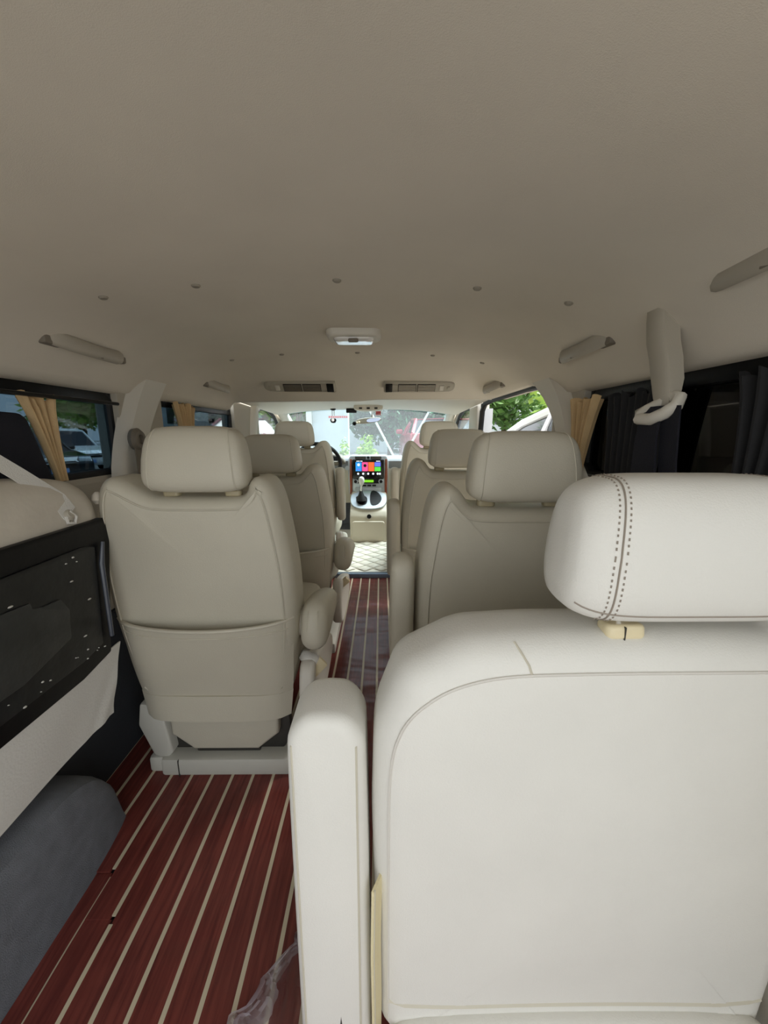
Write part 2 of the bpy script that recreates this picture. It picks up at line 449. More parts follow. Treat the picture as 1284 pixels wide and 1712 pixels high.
# ceiling buttons
bt = mk('ceiling_button', lathe([(0.0095, 0.0), (0.0095, -0.002), (0.007, -0.0045), (0.0, -0.005)], 14), 'button')
tag(bt, 'small round headliner button', 'button', 'small round buttons in the headliner')
first = True
for row, Y in enumerate((0.91, 1.64)):
    for k, X in enumerate((-0.483, -0.282, 0.021, 0.324, 0.525)):
        o = bt if first else bt.copy()
        if not first: COL.objects.link(o)
        first = False
        o.location = (X, Y, ceilz(X, Y) + 0.0005)
        sl = (ceilz(X + .02, Y) - ceilz(X - .02, Y)) / .04
        o.rotation_euler = (0, -math.atan(sl), 0)
        nth = ('leftmost', 'second from left', 'middle', 'second from right', 'rightmost')[k]
        o['label'] = '%s round headliner button in the %s row, %s the dome lamp' % (nth, ('nearer', 'farther')[row], ('nearer than', 'beyond')[row])
        o['category'] = 'button'; o['group'] = 'small round buttons in the headliner'

# ------------------------------------------------------------------ side walls
LP = [(-.746, 0.0), (-.746, .60), (-.745, .86), (-.738, .905), (-.745, .925), (-.82, .925), (-.82, 0.0)]
wl = mk('wall_left', prism(LP, -0.30, 2.62), 'trim', None, False); tag(wl, 'beige lower side lining under the left windows', kind='structure')
RP = [(.780, 0.0), (.780, .90), (.772, .925), (.84, .925), (.84, 0.0)]
wr = mk('wall_right', prism(RP, -0.30, 1.40), 'trim', None, False); tag(wr, 'beige lower side lining behind the open sliding door', kind='structure')
# front doors
for s, nm in ((-1, 'door_1'), (1, 'door_2')):
    d = struct(nm, 'front door with armrest below the %s cab window' % ('left' if s < 0 else 'right'))
    mk('door_panel', xf(prism(LP, 2.64 if s < 0 else 2.62, 3.60), Matrix.Scale(-s, 4, (1, 0, 0))), 'dash_beige', d, False)
    mk('door_pull', box(*sorted((s * .66, s * .735)), 2.85, 3.25, .62, .68, .015), 'trim_dark', d)
    fr = [(2.70, .925), (2.72, 1.10), (2.76, 1.19), (2.86, 1.225), (3.05, 1.225), (3.22, 1.18), (3.38, 1.08), (3.52, .925)]
    mk('door_seal', tube([(s * .755, p[0], p[1]) for p in fr], 0.014, 8), 'black_rubber', d)
    # upper door frame lining round the window
    outer = [(2.55, .925), (2.55, 1.32), (3.30, 1.32), (3.55, 1.10), (3.66, .925)]
    V = [(s * .765, p[0], p[1]) for p in fr] + [(s * .765, p[0], p[1]) for p in ((2.50, .925), (2.50, 1.10), (2.50, 1.30), (2.86, 1.32), (3.06, 1.31), (3.28, 1.26), (3.46, 1.12), (3.64, .925))]
    F_ = [(i, i + 1, 9 + i, 8 + i) for i in range(7)]
    mk('window_frame', thick((V, F_), 0.02), 'trim_light', d, False)
def pane(nm, label, pts, m, frame=None, fr_r=0.008, fr_m='black_rubber'):
    w = struct(nm, label)
    mk('pane', thick(([Vector(p) for p in pts], [tuple(range(len(pts)))]), 0.004), m, w, False)
    if frame: mk('window_seal', tube(frame, fr_r, 8, True), fr_m, w)
    return w
def side(s, y0, y1, z0, z1, x=.765, c=0.03):
    return [(s * x, y0 + c, z0), (s * x, y1 - c, z0), (s * x, y1, z0 + c), (s * x, y1, z1 - c), (s * x, y1 - c, z1), (s * x, y0 + c, z1), (s * x, y0, z1 - c), (s * x, y0, z0 + c)]
w2 = pane('window_2', 'tinted left rear side window', side(-1, .80, 1.275, .925, 1.185), 'glass_tint', side(-1, .80, 1.275, .93, 1.180, .752), .012)
w3 = pane('window_3', 'tinted left middle side window', side(-1, 1.53, 2.27, .925, 1.185), 'glass_tint', side(-1, 1.53, 2.27, .93, 1.180, .752), .012)
w5 = pane('window_5', 'almost black right rear side window', side(1, .25, 1.19, .925, 1.185), 'glass_dark', side(1, .25, 1.19, .93, 1.180, .752), .012)
w4 = pane('window_4', 'clear left front door window', [(-.762, p[0], p[1]) for p in fr], 'glass_clear')
w6 = pane('window_6', 'clear right front door window', [(.762, p[0], p[1]) for p in fr], 'glass_clear')
# black frit band along the top of the glass
for w, s, y0, y1, z0 in ((w2, -1, .80, 1.275, 1.138), (w3, -1, 1.53, 2.27, 1.150), (w5, 1, .25, 1.19, 1.142)):
    mk('black_band', box(*sorted((s * .742, s * .760)), y0, y1, z0, 1.185, .002), 'black_vinyl', w)
# body panels closing the side above / between the glass (outside skin)
def skin(nm, s, y0, y1, z0, z1, m='trim', x0=.755, x1=.80):
    o = mk(nm, box(*sorted((s * x0, s * x1)), y0, y1, z0, z1), m, None, False); o['kind'] = 'structure'; return o
# pillars: trim_1.. (flush lining + raised belt cover)
def pillar(nm, s, y0, y1, z1, label, cover=None, m='trim', ex=1.5):
    t = struct(nm, label)
    mk('pillar_lining', box(*sorted((s * .722, s * .80)), y0, y1, .90, z1, .008), m, t)
    if cover:
        (b0, b1, t0, t1, zb, zt, xb, xt) = cover
        V = []
        for k in range(9):
            q = k / 8; e = q ** ex
            z = lerp(zb, zt, q); a = lerp(b0, t0, e); c = lerp(b1, t1, e); xo = lerp(xb, xt, e)
            V += [(s * .73, a - .012, z), (s * (xo + .012), a, z), (s * xo, a + .015, z), (s * xo, c - .015, z), (s * (xo + .012), c, z), (s * .73, c + .012, z)]
        F_ = [(k * 6 + i, k * 6 + i + 1, k * 6 + 7 + i, k * 6 + 6 + i) for k in range(8) for i in range(5)]
        F_.append((48, 49, 50, 51, 52, 53))
        mk('belt_cover', (V, F_), 'trim_light' if m == 'trim' else m, t)
    return t
pillar('trim_1', -1, 1.275, 1.53, 1.235, 'left pillar between the rear and middle side windows', (1.22, 1.34, 1.375, 1.535, .90, 1.250, .700, .680))
pillar('trim_2', -1, 2.27, 2.72, 1.235, 'left pillar behind the front door', (2.50, 2.58, 2.58, 2.66, .90, 1.25, .70, .69))
pillar('trim_3', -1, .30, .82, 1.20, 'left rear pillar at the edge of the picture')
pillar('trim_4', 1, 1.19, 1.40, 1.235, 'right pillar behind the sliding door opening', (1.19, 1.275, 1.37, 1.565, .90, 1.262, .695, .675), ex=2.5)
pillar('trim_5', 1, 2.50, 2.72, 1.24, 'right pillar ahead of the sliding door opening', None, 'trim_light')
# sliding door aperture seal
t = struct('trim_6', 'black rubber seal round the open sliding door')
mk('door_seal', tube([(.735, 1.42, 1.190), (.735, 1.54, 1.232), (.735, 1.7, 1.236), (.735, 2.2, 1.232), (.735, 2.36, 1.222), (.735, 2.42, 1.18), (.738, 2.455, 1.05), (.74, 2.47, .8), (.74, 2.48, .4), (.74, 2.48, 0.02)], .016, 8, flat=(1, 1)), 'black_rubber', t)
mk('door_jamb', xf(prism([(.0, .0), (.05, .0), (.05, 1.16), (.0, 1.20)], 0, .06, 'x'), T(.755, 2.475, 0)), 'paint_white', t, False)
mk('sliding_rail', box(.76, .82, 1.40, 2.50, 1.245, 1.275, .004), 'trim_light', t)
mk('entry_step', box(.70, .82, 1.40, 2.50, -.05, 0.0, .004), 'trim_dark', t)

tg = struct('door_3', 'raised tailgate above the rear opening')
mk('tailgate_panel', prism([(-.30, 1.38), (-.55, 1.62), (-1.05, 1.78), (-1.45, 1.76), (-1.45, 1.81), (-1.05, 1.84), (-.52, 1.68), (-.30, 1.45)], -.78, .78, 'x', .01), 'trim_light', tg)
# ------------------------------------------------------------------ windscreen, A pillars, dashboard
ws = struct('window_1', 'hazy windscreen')
def ws_fn(s, t):
    x = lerp(-.70, .70, s) * lerp(.96, 1.08, 1 - t)
    return (x, lerp(4.25, 3.27, t) - .10 * (x / .7) ** 2, lerp(.80, 1.246, t) - .012 * (x / .7) ** 2)
mk('pane', grid(12, 6, ws_fn), 'glass_windscreen', ws)
for s, nm in ((-1, 'trim_7'), (1, 'trim_8')):
    ap = struct(nm, 'pale windscreen pillar lining on the %s' % ('left' if s < 0 else 'right'))
    mk('pillar_lining', tube([(s * .735, 4.20, .80), (s * .725, 3.85, .98), (s * .705, 3.50, 1.13), (s * .69, 3.20, 1.235), (s * .68, 2.9, 1.28)], [.045, .045, .045, .04, .03], 10), 'trim_light', ap)
dsh = thing('dashboard', 'grey and cream dashboard below the windscreen', 'dashboard', (0, 3.5, 0))
mk('dash_top', prism([(.06, .74), (.02, .80), (.05, .825), (.30, .835), (.78, .80), (.78, .60), (.2, .60)], -.80, .80, 'x', .008), 'dash', dsh)
mk('dash_lower', prism([(.10, .40), (.07, .70), (.07, .745), (.6, .745), (.6, .40)], -.80, .80, 'x', .01), 'dash_beige', dsh)
# instrument hood
mk('instrument_hood', xf(cushion(chaikin([(-.19, 0), (.19, 0), (.20, .05), (.12, .11), (-.12, .11), (-.20, .05)], 3), .20, .02), T(-.40, .08, .76)), 'trim_dark', dsh)
mk('instrument_cluster', xf(prism([(-.15, .0), (.15, .0), (.13, .07), (-.13, .07)], 0, .01, 'y', .003), T(-.40, -.025, .775)), 'black_plastic', dsh)
# centre stack
mk('centre_stack', prism([(-.18, .50), (.18, .50), (.185, .80), (.165, .85), (-.165, .85), (-.185, .80)], -.005, .20, 'y', .012), 'silver', dsh)
for s in (-1, 1):
    mk('wood_strip', xf(prism([(0, .50), (.022, .50), (.026, .66), (.022, .82), (.006, .82), (.0, .66)], -.018, .0, 'y', .004), T(.148 if s > 0 else -.17, 0, 0)), 'wood', dsh)
    v_ = mk('air_vent', box(.07 * s - .048, .07 * s + .048, -.022, 0, .822, .846, .004), 'black_plastic', dsh)
    for q in range(3):
        mk('vent_slat', box(.07 * s - .042, .07 * s + .042, -.026, -.02, .826 + q * .006, .829 + q * .006), 'trim_dark', v_, False)
mk('hazard_button', lathe([(.012, 0), (.012, .008), (.008, .010)], 16, T(0, -.006, .834) @ RX(90)), 'black_plastic', dsh)
# head unit
hu = mk('head_unit', box(-.142, .142, -.045, 0, .645, .818, .008), 'screen_black', dsh)
tiles = [(-.112, -.058, .715, .795, 'scr_blue'), (-.054, -.002, .715, .795, 'scr_pink'), (.002, .054, .715, .795, 'scr_orange'), (.058, .112, .757, .795, 'scr_purple'), (.058, .112, .715, .753, 'scr_green')]
for (a, c, z0, z1, m_) in tiles:
    mk('screen_tile', box(a, c, -.047, -.044, z0, z1), m_, hu, False)
for k, xx in enumerate((-.09, -.045, 0, .045, .085, .105)):
    mk('app_icon', lathe([(.0095, 0), (.0095, .002)], 12, T(xx, -.045, .692) @ RX(90)), 'scr_white', hu)
for (xx, zz, w_) in ((-.09, .804, .014), (-.06, .804, .010), (.09, .804, .018)):
    mk('status_icon', box(xx - w_, xx + w_, -.0465, -.044, zz - .003, zz + .003), 'scr_white', hu, False)
mk('tile_icon', lathe([(.014, 0), (.014, .0008), (.008, .0008)], 16, T(-.028, -.047, .765) @ RX(90)), 'screen_black', hu)
mk('tile_icon', lathe([(.012, 0), (.012, .0008)], 16, T(-.085, -.047, .772) @ RX(90)), 'scr_white', hu)
mk('tile_icon', box(-.10, -.07, -.048, -.0465, .724, .738), 'scr_purple', hu, False)
# climate panel
cp = mk('climate_panel', box(-.13, .13, -.02, 0, .60, .643, .005), 'black_plastic', dsh)
mk('green_display', box(-.048, .048, -.023, -.019, .611, .634, .002), 'lcd_green', cp)
for s in (-1, 1):
    mk('dial', lathe([(.023, 0), (.023, .012), (.015, .016), (.013, .012)], 20, T(.115 * s, -.02, .62) @ RX(90)), 'silver', cp)
    mk('dial_face', lathe([(.014, 0), (.014, .004)], 16, T(.115 * s, -.033, .62) @ RX(90)), 'black_plastic', cp)
for k in range(3):
    mk('stack_button', box(-.055 + k * .045, -.02 + k * .045, -.012, 0, .573, .588, .003), 'black_plastic', dsh)
mk('ashtray_lid', box(-.12, .12, -.014, 0, .50, .565, .006), 'silver', dsh)
mk('round_vent', lathe([(.02, 0), (.02, .02), (.012, .02)], 16, T(-.19, 0, .74) @ RX(90)), 'silver', dsh)

# steering wheel
sw = thing('steering_wheel', 'dark steering wheel in front of the left cab seat', 'steering wheel', (-.42, 3.32, .80))
Ms = RX(-62)
mk('rim', xf(tube([(.185 * math.cos(a), .185 * math.sin(a), 0) for a in [2 * math.pi * k / 36 for k in range(36)]], .016, 8, True), Ms), 'black_plastic', sw)
mk('hub', xf(cushion(chaikin([(-.07, -.06), (.07, -.06), (.08, .05), (-.08, .05)], 3), .05, .015), Ms @ RX(-90)), 'trim_dark', sw)
for a in (0, 180, 270):
    mk('spoke', xf(box(.05, .18, -.015, .015, -.008, .008, .004), Ms @ RZ(a)), 'trim_dark', sw)
mk('column', tube([Ms @ Vector((0, 0, -.01)), Ms @ Vector((0, 0, -.28))], .03, 10), 'trim_dark', sw)

# centre console with gear lever
cs = thing('centre_console', 'cream centre console with silver top and drawer', 'console', (0, 3.25, 0))
mk('console_body', prism([(0, .10), (.0, .34), (.03, .385), (.10, .43), (.245, .53), (.245, .10)], -.155, .165, 'x', .014), 'dash_beige', cs)
dr = mk('drawer_front', xf(cushion(dens(rrect(.142, .092, .025), 2), .03, .008), T(.005, -.008, .212)), 'dash_beige', cs)
mk('lighter_socket', lathe([(.019, 0), (.019, .006), (.012, .006), (.012, .002)], 18, T(.012, -.004, .345) @ RX(90)), 'black_plastic', cs)
MT = T(.005, .125, .452) @ RX(34)
mk('silver_surround', xf(prism(chaikin([(-.10, -.105), (.10, -.105), (.165, -.03), (.15, .12), (-.15, .12), (-.165, -.03)], 2), 0, .018, 'z'), MT), 'silver', cs)
mk('gear_well', xf(prism(chaikin([(-.085, -.06), (-.012, -.06), (-.012, .055), (-.115, .055), (-.11, .0)], 2), .012, .022, 'z'), MT), 'black_plastic', cs)
mk('cup_well', xf(prism(chaikin([(.012, -.07), (.085, -.06), (.125, .02), (.08, .11), (.012, .13)], 2), .012, .022, 'z'), MT), 'black_plastic', cs)
gl_ = mk('gear_boot', xf(lathe([(.045, 0), (.036, .03), (.022, .06), (.012, .09)], 16), T(-.06, .10, .465)), 'black_rubber', cs)
gk = mk('gear_lever', tube([(-.06, .10, .52), (-.058, .09, .57), (-.055, .085, .62)], .007, 8), 'chrome', cs)
mk('gear_knob', xf(lathe([(.010, 0), (.018, .012), (.025, .035), (.026, .055), (.020, .072), (.008, .080)], 18), T(-.055, .085, .60)), 'lens', gk)

# ------------------------------------------------------------------ things on the windscreen and cab headliner
dc = thing('dash_camera', 'black dash camera on a stalk with round lens at windscreen top', 'camera', (-.27, 3.2, 1.243))
mk('mount', lathe([(.024, 0), (.022, -.01), (.010, -.016)], 16), 'black_plastic', dc)
mk('bracket', tube([(-.008, 0, -.012), (-.008, 0, -.06)], .003, 6), 'chrome', dc); mk('bracket', tube([(.008, 0, -.012), (.008, 0, -.06)], .003, 6), 'chrome', dc)
bd = mk('camera_body', lathe([(.008, .012), (.022, .008), (.026, -.006), (.018, -.022), (.006, -.026)], 18, T(0, 0, -.088)), 'black_plastic', dc)
mk('lens', lathe([(.013, 0), (.012, .006)], 16, T(0, -.022, -.09) @ RX(90)), 'chrome', bd)
mc = thing('mirror_camera', 'small black box camera under the cab headliner', 'camera', (-.122, 3.2, 1.235))
mk('body', box(-.042, .042, -.015, .02, -.026, 0.008, .005), 'black_plastic', mc); mk('bracket', box(-.02, .02, -.005, .015, .006, .022, .003), 'black_plastic', mc)
oc = thing('overhead_console', 'cream overhead console with dark map light buttons', 'overhead console', (.02, 3.05, 1.245))
mk('housing', xf(cushion(chaikin([(-.10, -.03), (.10, -.03), (.115, .0), (.09, .025), (-.09, .025), (-.115, .0)], 2), .12, .008), T(0, 0, .0)), 'trim_light', oc)
for k in (-1, 0, 1): mk('button', box(k * .058 - .012, k * .058 + .012, -.066, -.058, -.018, -.006, .002), 'black_plastic', oc)
rm = thing('rear_view_mirror', 'rear-view mirror hanging below the overhead console', 'mirror', (.01, 3.35, 1.145))
mk('shell', xf(cushion(chaikin([(-.12, -.022), (.10, -.008), (.115, .036), (-.10, .030)], 2), .03, .008), RY(-2)), 'trim', rm)
mk('mirror_glass', xf(prism(chaikin([(-.015, -.010), (.095, .0), (.105, .030), (-.015, .024)], 2), -.018, -.014, 'y'), RY(-2)), 'mirror', rm)
mk('stem', tube([(.03, .0, .02), (.03, .02, .06), (.03, .02, .10)], .007, 8), 'trim_dark', rm)
og = thing('mirror_ornament', 'small round ornament clipped to the end of the mirror', 'ornament', (-.108, 3.325, 1.128))
mk('ring', lathe([(.016, 0), (.016, .01), (.007, .01), (.007, 0)], 16, RX(90)), 'black_plastic', og); mk('bow', lathe([(.004, -.02), (.012, -.01), (.004, 0), (.012, .01), (.004, .02)], 10, T(.03, 0, .008) @ RY(80)), 'plastic_cream', og)
st = mk('windscreen_sticker', box(.072, .116, 3.30, 3.302, 1.195, 1.228), 'lamp_red'); tag(st, 'small dark red permit sticker at windscreen top', 'sticker')
for s, nm in ((-1, 'left'), (1, 'right')):
    sv = thing('sun_visor', 'pale sun visor folded up at the %s of the windscreen' % nm, 'sun visor', (s * .40, 3.02, 1.262), 0, 'sun visors')
    mk('flap', xf(cushion(chaikin([(-.19, -.07), (.19, -.07), (.19, .07), (-.17, .07)], 2), .016, .006), RX(-94) @ T(0, 0, 0)), 'trim_light', sv)
    mk('hinge_rod', tube([(-.19, .075, .0), (.19, .075, .0)], .006, 8), 'trim_dark', sv)

# ------------------------------------------------------------------ ceiling fittings
dl = thing('dome_lamp', 'oblong dome lamp with clear lens on the headliner', 'lamp', (.028, 1.345, 1.366))
mk('housing', xf(cushion(rrect(.088, .055, .030), .034, .012), RX(90)), 'trim_light', dl)
ln_ = mk('lens', xf(cushion(rrect(.066, .042, .022), .03, .012, bf=.004), T(0, .004, -.012) @ RX(90)), 'lens', dl)
mk('switch', box(-.016, .016, -.045, -.035, -.034, -.022, .004), 'trim_dark', dl)
def vent(cxv, s, label):
    t = thing('ceiling_vent', label, 'air vent', (cxv, 2.005, 1.282), 0, 'air conditioning vents on the headliner')
    o = chaikin([(-.175 * s, .028), (-.175 * s, .034), (.14 * s, .036), (.172 * s, .024), (.178 * s, .0), (.172 * s, -.022), (.14 * s, -.034), (-.175 * s, -.036), (-.175 * s, -.030)], 2)
    t.location = (cxv, 2.00, ceilz(cxv, 2.00) - .004)
    Mv = Matrix.Rotation(math.atan2(ceilz(cxv, 2.06) - ceilz(cxv, 1.94), .12) - R(20), 4, 'X') @ Matrix(((1, 0, 0, 0), (0, 0, -1, 0), (0, 1, 0, 0), (0, 0, 0, 1)))
    # u -> x, v(-) -> downward, w -> back along the slope
    mk('housing', xf(cushion(o, .04, .010), Mv), 'trim', t)
    for gx in ((-.06, .035)):
        g = mk('grille', xf(box(gx * s - .045, gx * s + .045, -.023, -.015, -.024, .024, .002), Mv), 'bracket', t)
        for q in range(5):
            mk('vane', xf(box(gx * s - .042, gx * s + .042, -.027, -.021, -.019 + q * .0088, -.0145 + q * .0088), Mv), 'trim_dark' if s < 0 else 'trim', g, False)
    mk('switch', xf(box(-.150 * s - .017, -.150 * s + .017, -.025, -.015, -.026, .026, .003), Mv), 'black_plastic', t)
    mk('thumb_wheel', xf(box(.110 * s - .011, .110 * s + .011, -.025, -.015, -.016, .016, .003), Mv), 'trim_light', t)
    mk('knob', xf(box(.145 * s - .007, .145 * s + .007, -.026, -.015, -.008, .010, .003), Mv), 'trim', t)
    return t
vent(-.285, -1, 'left ceiling air vent with dark louvres and black switch')
vent(.305, 1, 'right ceiling air vent with closed pale louvres and black switch')

def grab(label, s, y0, y1, z, sc_=1.0):
    x = .652
    t = thing('grab_handle', label, 'handle', (s * x, (y0 + y1) / 2, z), 0, 'grab handles above the windows')
    L = abs(y1 - y0)
    pts = [(s * .012, -L / 2, .004), (-s * .004, -L / 2 + .018, .002), (-s * .018, -L * .3, -.006), (-s * .022, 0, -.010), (-s * .018, L * .3, -.008), (-s * .004, L / 2 - .018, 0), (s * .012, L / 2, .0)]
    bm_ = tube(pts, [.013, .0145, .014, .013, .014, .0145, .013], 12, flat=(.75, 1.35))
    mk('bar', bm_, 'handle', t)
    for q in (-1, 1):
        mk('mount', xf(box(-.014, .014, -.030, .030, -.017, .017, .006), T(s * .006, q * (L / 2 - .022), 0)), 'trim_dark', t)
    mk('coat_hook', xf(box(-.008, .008, -.012, .012, -.013, .013, .004), T(-s * .020, L * .02, -.012)), 'trim_dark', t)
    return t
grab('grab handle above the tinted left rear window', -1, .945, 1.215, 1.268)
grab('small grab handle above the left middle window, beside the vent', -1, 1.77, 2.03, 1.268)
grab('grab handle above the dark right rear window, ahead of the belt arm', 1, .955, 1.205, 1.270)
grab('small grab handle above the open sliding door', 1, 1.77, 2.06, 1.268)
grab('grab handle cut off by the right edge of the picture', 1, .42, .69, 1.290)

# seat belt arm on the right
ba = thing('belt_hanger', 'grey plastic belt arm hanging from the headliner above dark right window', 'belt hanger', (.655, .775, 1.30))
def arm_fn(pts):
    V = []
    for (z, yc, hy, xi, xo) in pts:
        V += [(xo, yc - hy, z), (xi + .006, yc - hy, z), (xi, yc - hy + .008, z), (xi, yc + hy - .008, z), (xi + .006, yc + hy, z), (xo, yc + hy, z)]
    n = len(pts); F_ = [(k * 6 + i, k * 6 + (i + 1) % 6, k * 6 + 6 + (i + 1) % 6, k * 6 + 6 + i) for k in range(n - 1) for i in range(6)]
    F_ += [tuple(range(6)), tuple(6 * (n - 1) + i for i in range(6))]
    return V, F_
mk('arm', arm_fn([(.006, .018, .016, -.014, .012), (-.004, .018, .022, -.022, .014), (-.04, .014, .024, -.022, .014), (-.08, .008, .025, -.020, .016), (-.11, .002, .026, -.014, .020), (-.15, -.006, .026, -.010, .022), (-.185, -.012, .022, -.008, .018), (-.20, -.014, .016, -.006, .012)]), 'trim', ba)
mk('screw_cover', box(-.0225, -.018, .012, .026, -.010, -.003, .001), 'chrome', ba)
mk('belt_loop', tube([(-.012, .030, -.212), (-.018, .020, -.222), (-.018, -.014, -.224), (-.012, -.040, -.214), (.0, -.052, -.200), (.008, -.046, -.186), (.008, -.030, -.182), (.0, -.012, -.194), (-.006, .012, -.204)], .0115, 10, True), 'trim_light', ba)
mk('seat_belt', ribbon([(-.012, -.008, -.20), (-.016, -.004, -.26), (-.010, .000, -.34), (.0, .004, -.44), (.01, .004, -.60), (.02, .0, -.9)], [(0, .024, 0), (0, .030, .002), (0, .036, .0), (0, .042, 0), (0, .042, 0), (0, .035, 0)], .002), 'navy', ba)
mk('seat_belt', ribbon([(-.004, -.045, -.20), (-.002, -.052, -.30), (.01, -.060, -.45), (.02, -.06, -.9)], (0, .022, .001), .002), 'navy', ba)

# ------------------------------------------------------------------ curtains
def curtain(name, label, s, y0, y1, ytie, z1, z0, m, group=None, folds=7, amp=.012, x=.715, wb=None, flare=.02, lean=0):
    def fn(a, t):
        q = t                                  # t: 0 bottom, 1 top
        w = lerp(wb if wb else (y1 - y0) * .35, (y1 - y0), q ** 1.6) + flare * max(0, q - .85) / .15 * .5
        yc = lerp(ytie, (y0 + y1) / 2, q)
        y = yc + (a - .5) * w
        ph = a * folds * 2 * math.pi
        A = amp * (.5 + .5 * q)
        z = lerp(z0, z1, q) + (.006 * math.sin(ph * .5 + 1) + .004 * math.sin(ph * 1.3)) * (q > .9)
        return (s * (x - lean * (1 - q)) - s * A * math.sin(ph) * (1 + .3 * math.sin(a * 9)), y, z)
    t_ = thing(name, label, 'curtain', (s * x, (y0 + y1) / 2, z0), 0, group)
    vf = thick(grid(folds * 10, 16, fn), .0015)
    mk('cloth', xf(vf, T(-s * x, -(y0 + y1) / 2, -z0)), m, t_)
    return t_
c1 = curtain('window_curtain', 'tan curtain bunched at the left rear window beside navy cloth', -1, .90, 1.00, .985, 1.135, .93, 'curtain_tan', 'tan window curtains', 4, .013, .70, .028)
mk('curtain_rail', tube([(0.03, -.16, .205), (0.03, .245, .205)], .005, 8), 'black_plastic', c1)
c2 = curtain('window_curtain', 'tan curtain bunched at the left middle window', -1, 1.60, 1.76, 1.70, 1.165, .93, 'curtain_tan', 'tan window curtains', 6, .013, .715, .07)
c3 = curtain('window_curtain', 'tan curtain bunched beside the right pillar', 1, 1.06, 1.20, 1.15, 1.142, .92, 'curtain_tan', 'tan window curtains', 5, .016, .70, .035)
curtain('window_curtain', 'dark grey curtain hanging in the right rear window beside tan curtain', 1, .83, 1.06, .95, 1.145, .92, 'curtain_dark', 'dark curtains in the right rear window', 9, .010, .725, .20)
curtain('window_curtain', 'dark grey curtain at the far right edge behind the belt', 1, .45, .68, .60, 1.145, .92, 'curtain_dark', 'dark curtains in the right rear window', 8, .012, .725, .14)
nv = thing('navy_cloth', 'dark navy cloth hanging before the left rear window', 'cloth', (-.69, .86, .93))
mk('cloth_fold', prism([(-.13, -.02), (.085, -.02), (.055, .085), (.035, .150), (.020, .163), (-.13, .168)], -.012, .012, 'x', .006), 'navy', nv)
kb = thing('belt_guide', 'round belt guide on the left pillar behind cream headrest', 'belt guide', (-.685, 1.275, 1.03))
mk('ring', lathe([(.034, 0), (.036, .012), (.028, .022), (.016, .024), (.014, .012)], 20, RY(90)), 'trim_dark', kb)
mk('webbing', ribbon([(.012, 0, .0), (.012, .0, -.06), (.008, .01, -.25)], (0, .022, 0)), 'trim_dark', kb)

# ------------------------------------------------------------------ seats
def headrest_vf(W, H, D_, ex=3.6, taper=.17, nu=28, ns=28, us=None):
    """loft along u; returns mesh and a function giving a point on the surface at (u, angle)"""
    def sec(t):
        return max(0.0, 1 - abs(t) ** 5.0) ** .42
    def pt(t, a):
        k = max(sec(t), .02); ca, sa = math.cos(a), math.sin(a)
        e = 2 / ex
        v = D_ / 2 * math.copysign(abs(ca) ** e, ca) * (.35 + .65 * k); w = H / 2 * math.copysign(abs(sa) ** e, sa) * (.55 + .45 * k)
        u = t * W / 2
        q = (w / (H / 2) + 1) / 2
        u *= 1 - taper * q ** 2.2
        if q > .5: v = v * (1 - .30 * (q - .5)) 
        return (u, v + .012 * q, w)
    ts = [math.sin(math.pi / 2 * (2 * i / nu - 1)) for i in range(nu + 1)]
    ts = [.55 * t + .45 * (2 * i / nu - 1) for i, t in enumerate(ts)]
    V, F_ = [], []
    for t in ts:
        for k in range(ns): V.append(pt(t, 2 * math.pi * k / ns))
    for i in range(nu):
        for k in range(ns): F_.append((i * ns + k, i * ns + (k + 1) % ns, (i + 1) * ns + (k + 1) % ns, (i + 1) * ns + k))
    F_ += [tuple(range(ns)), tuple(nu * ns + k for k in range(ns))]
    return (V, F_), pt

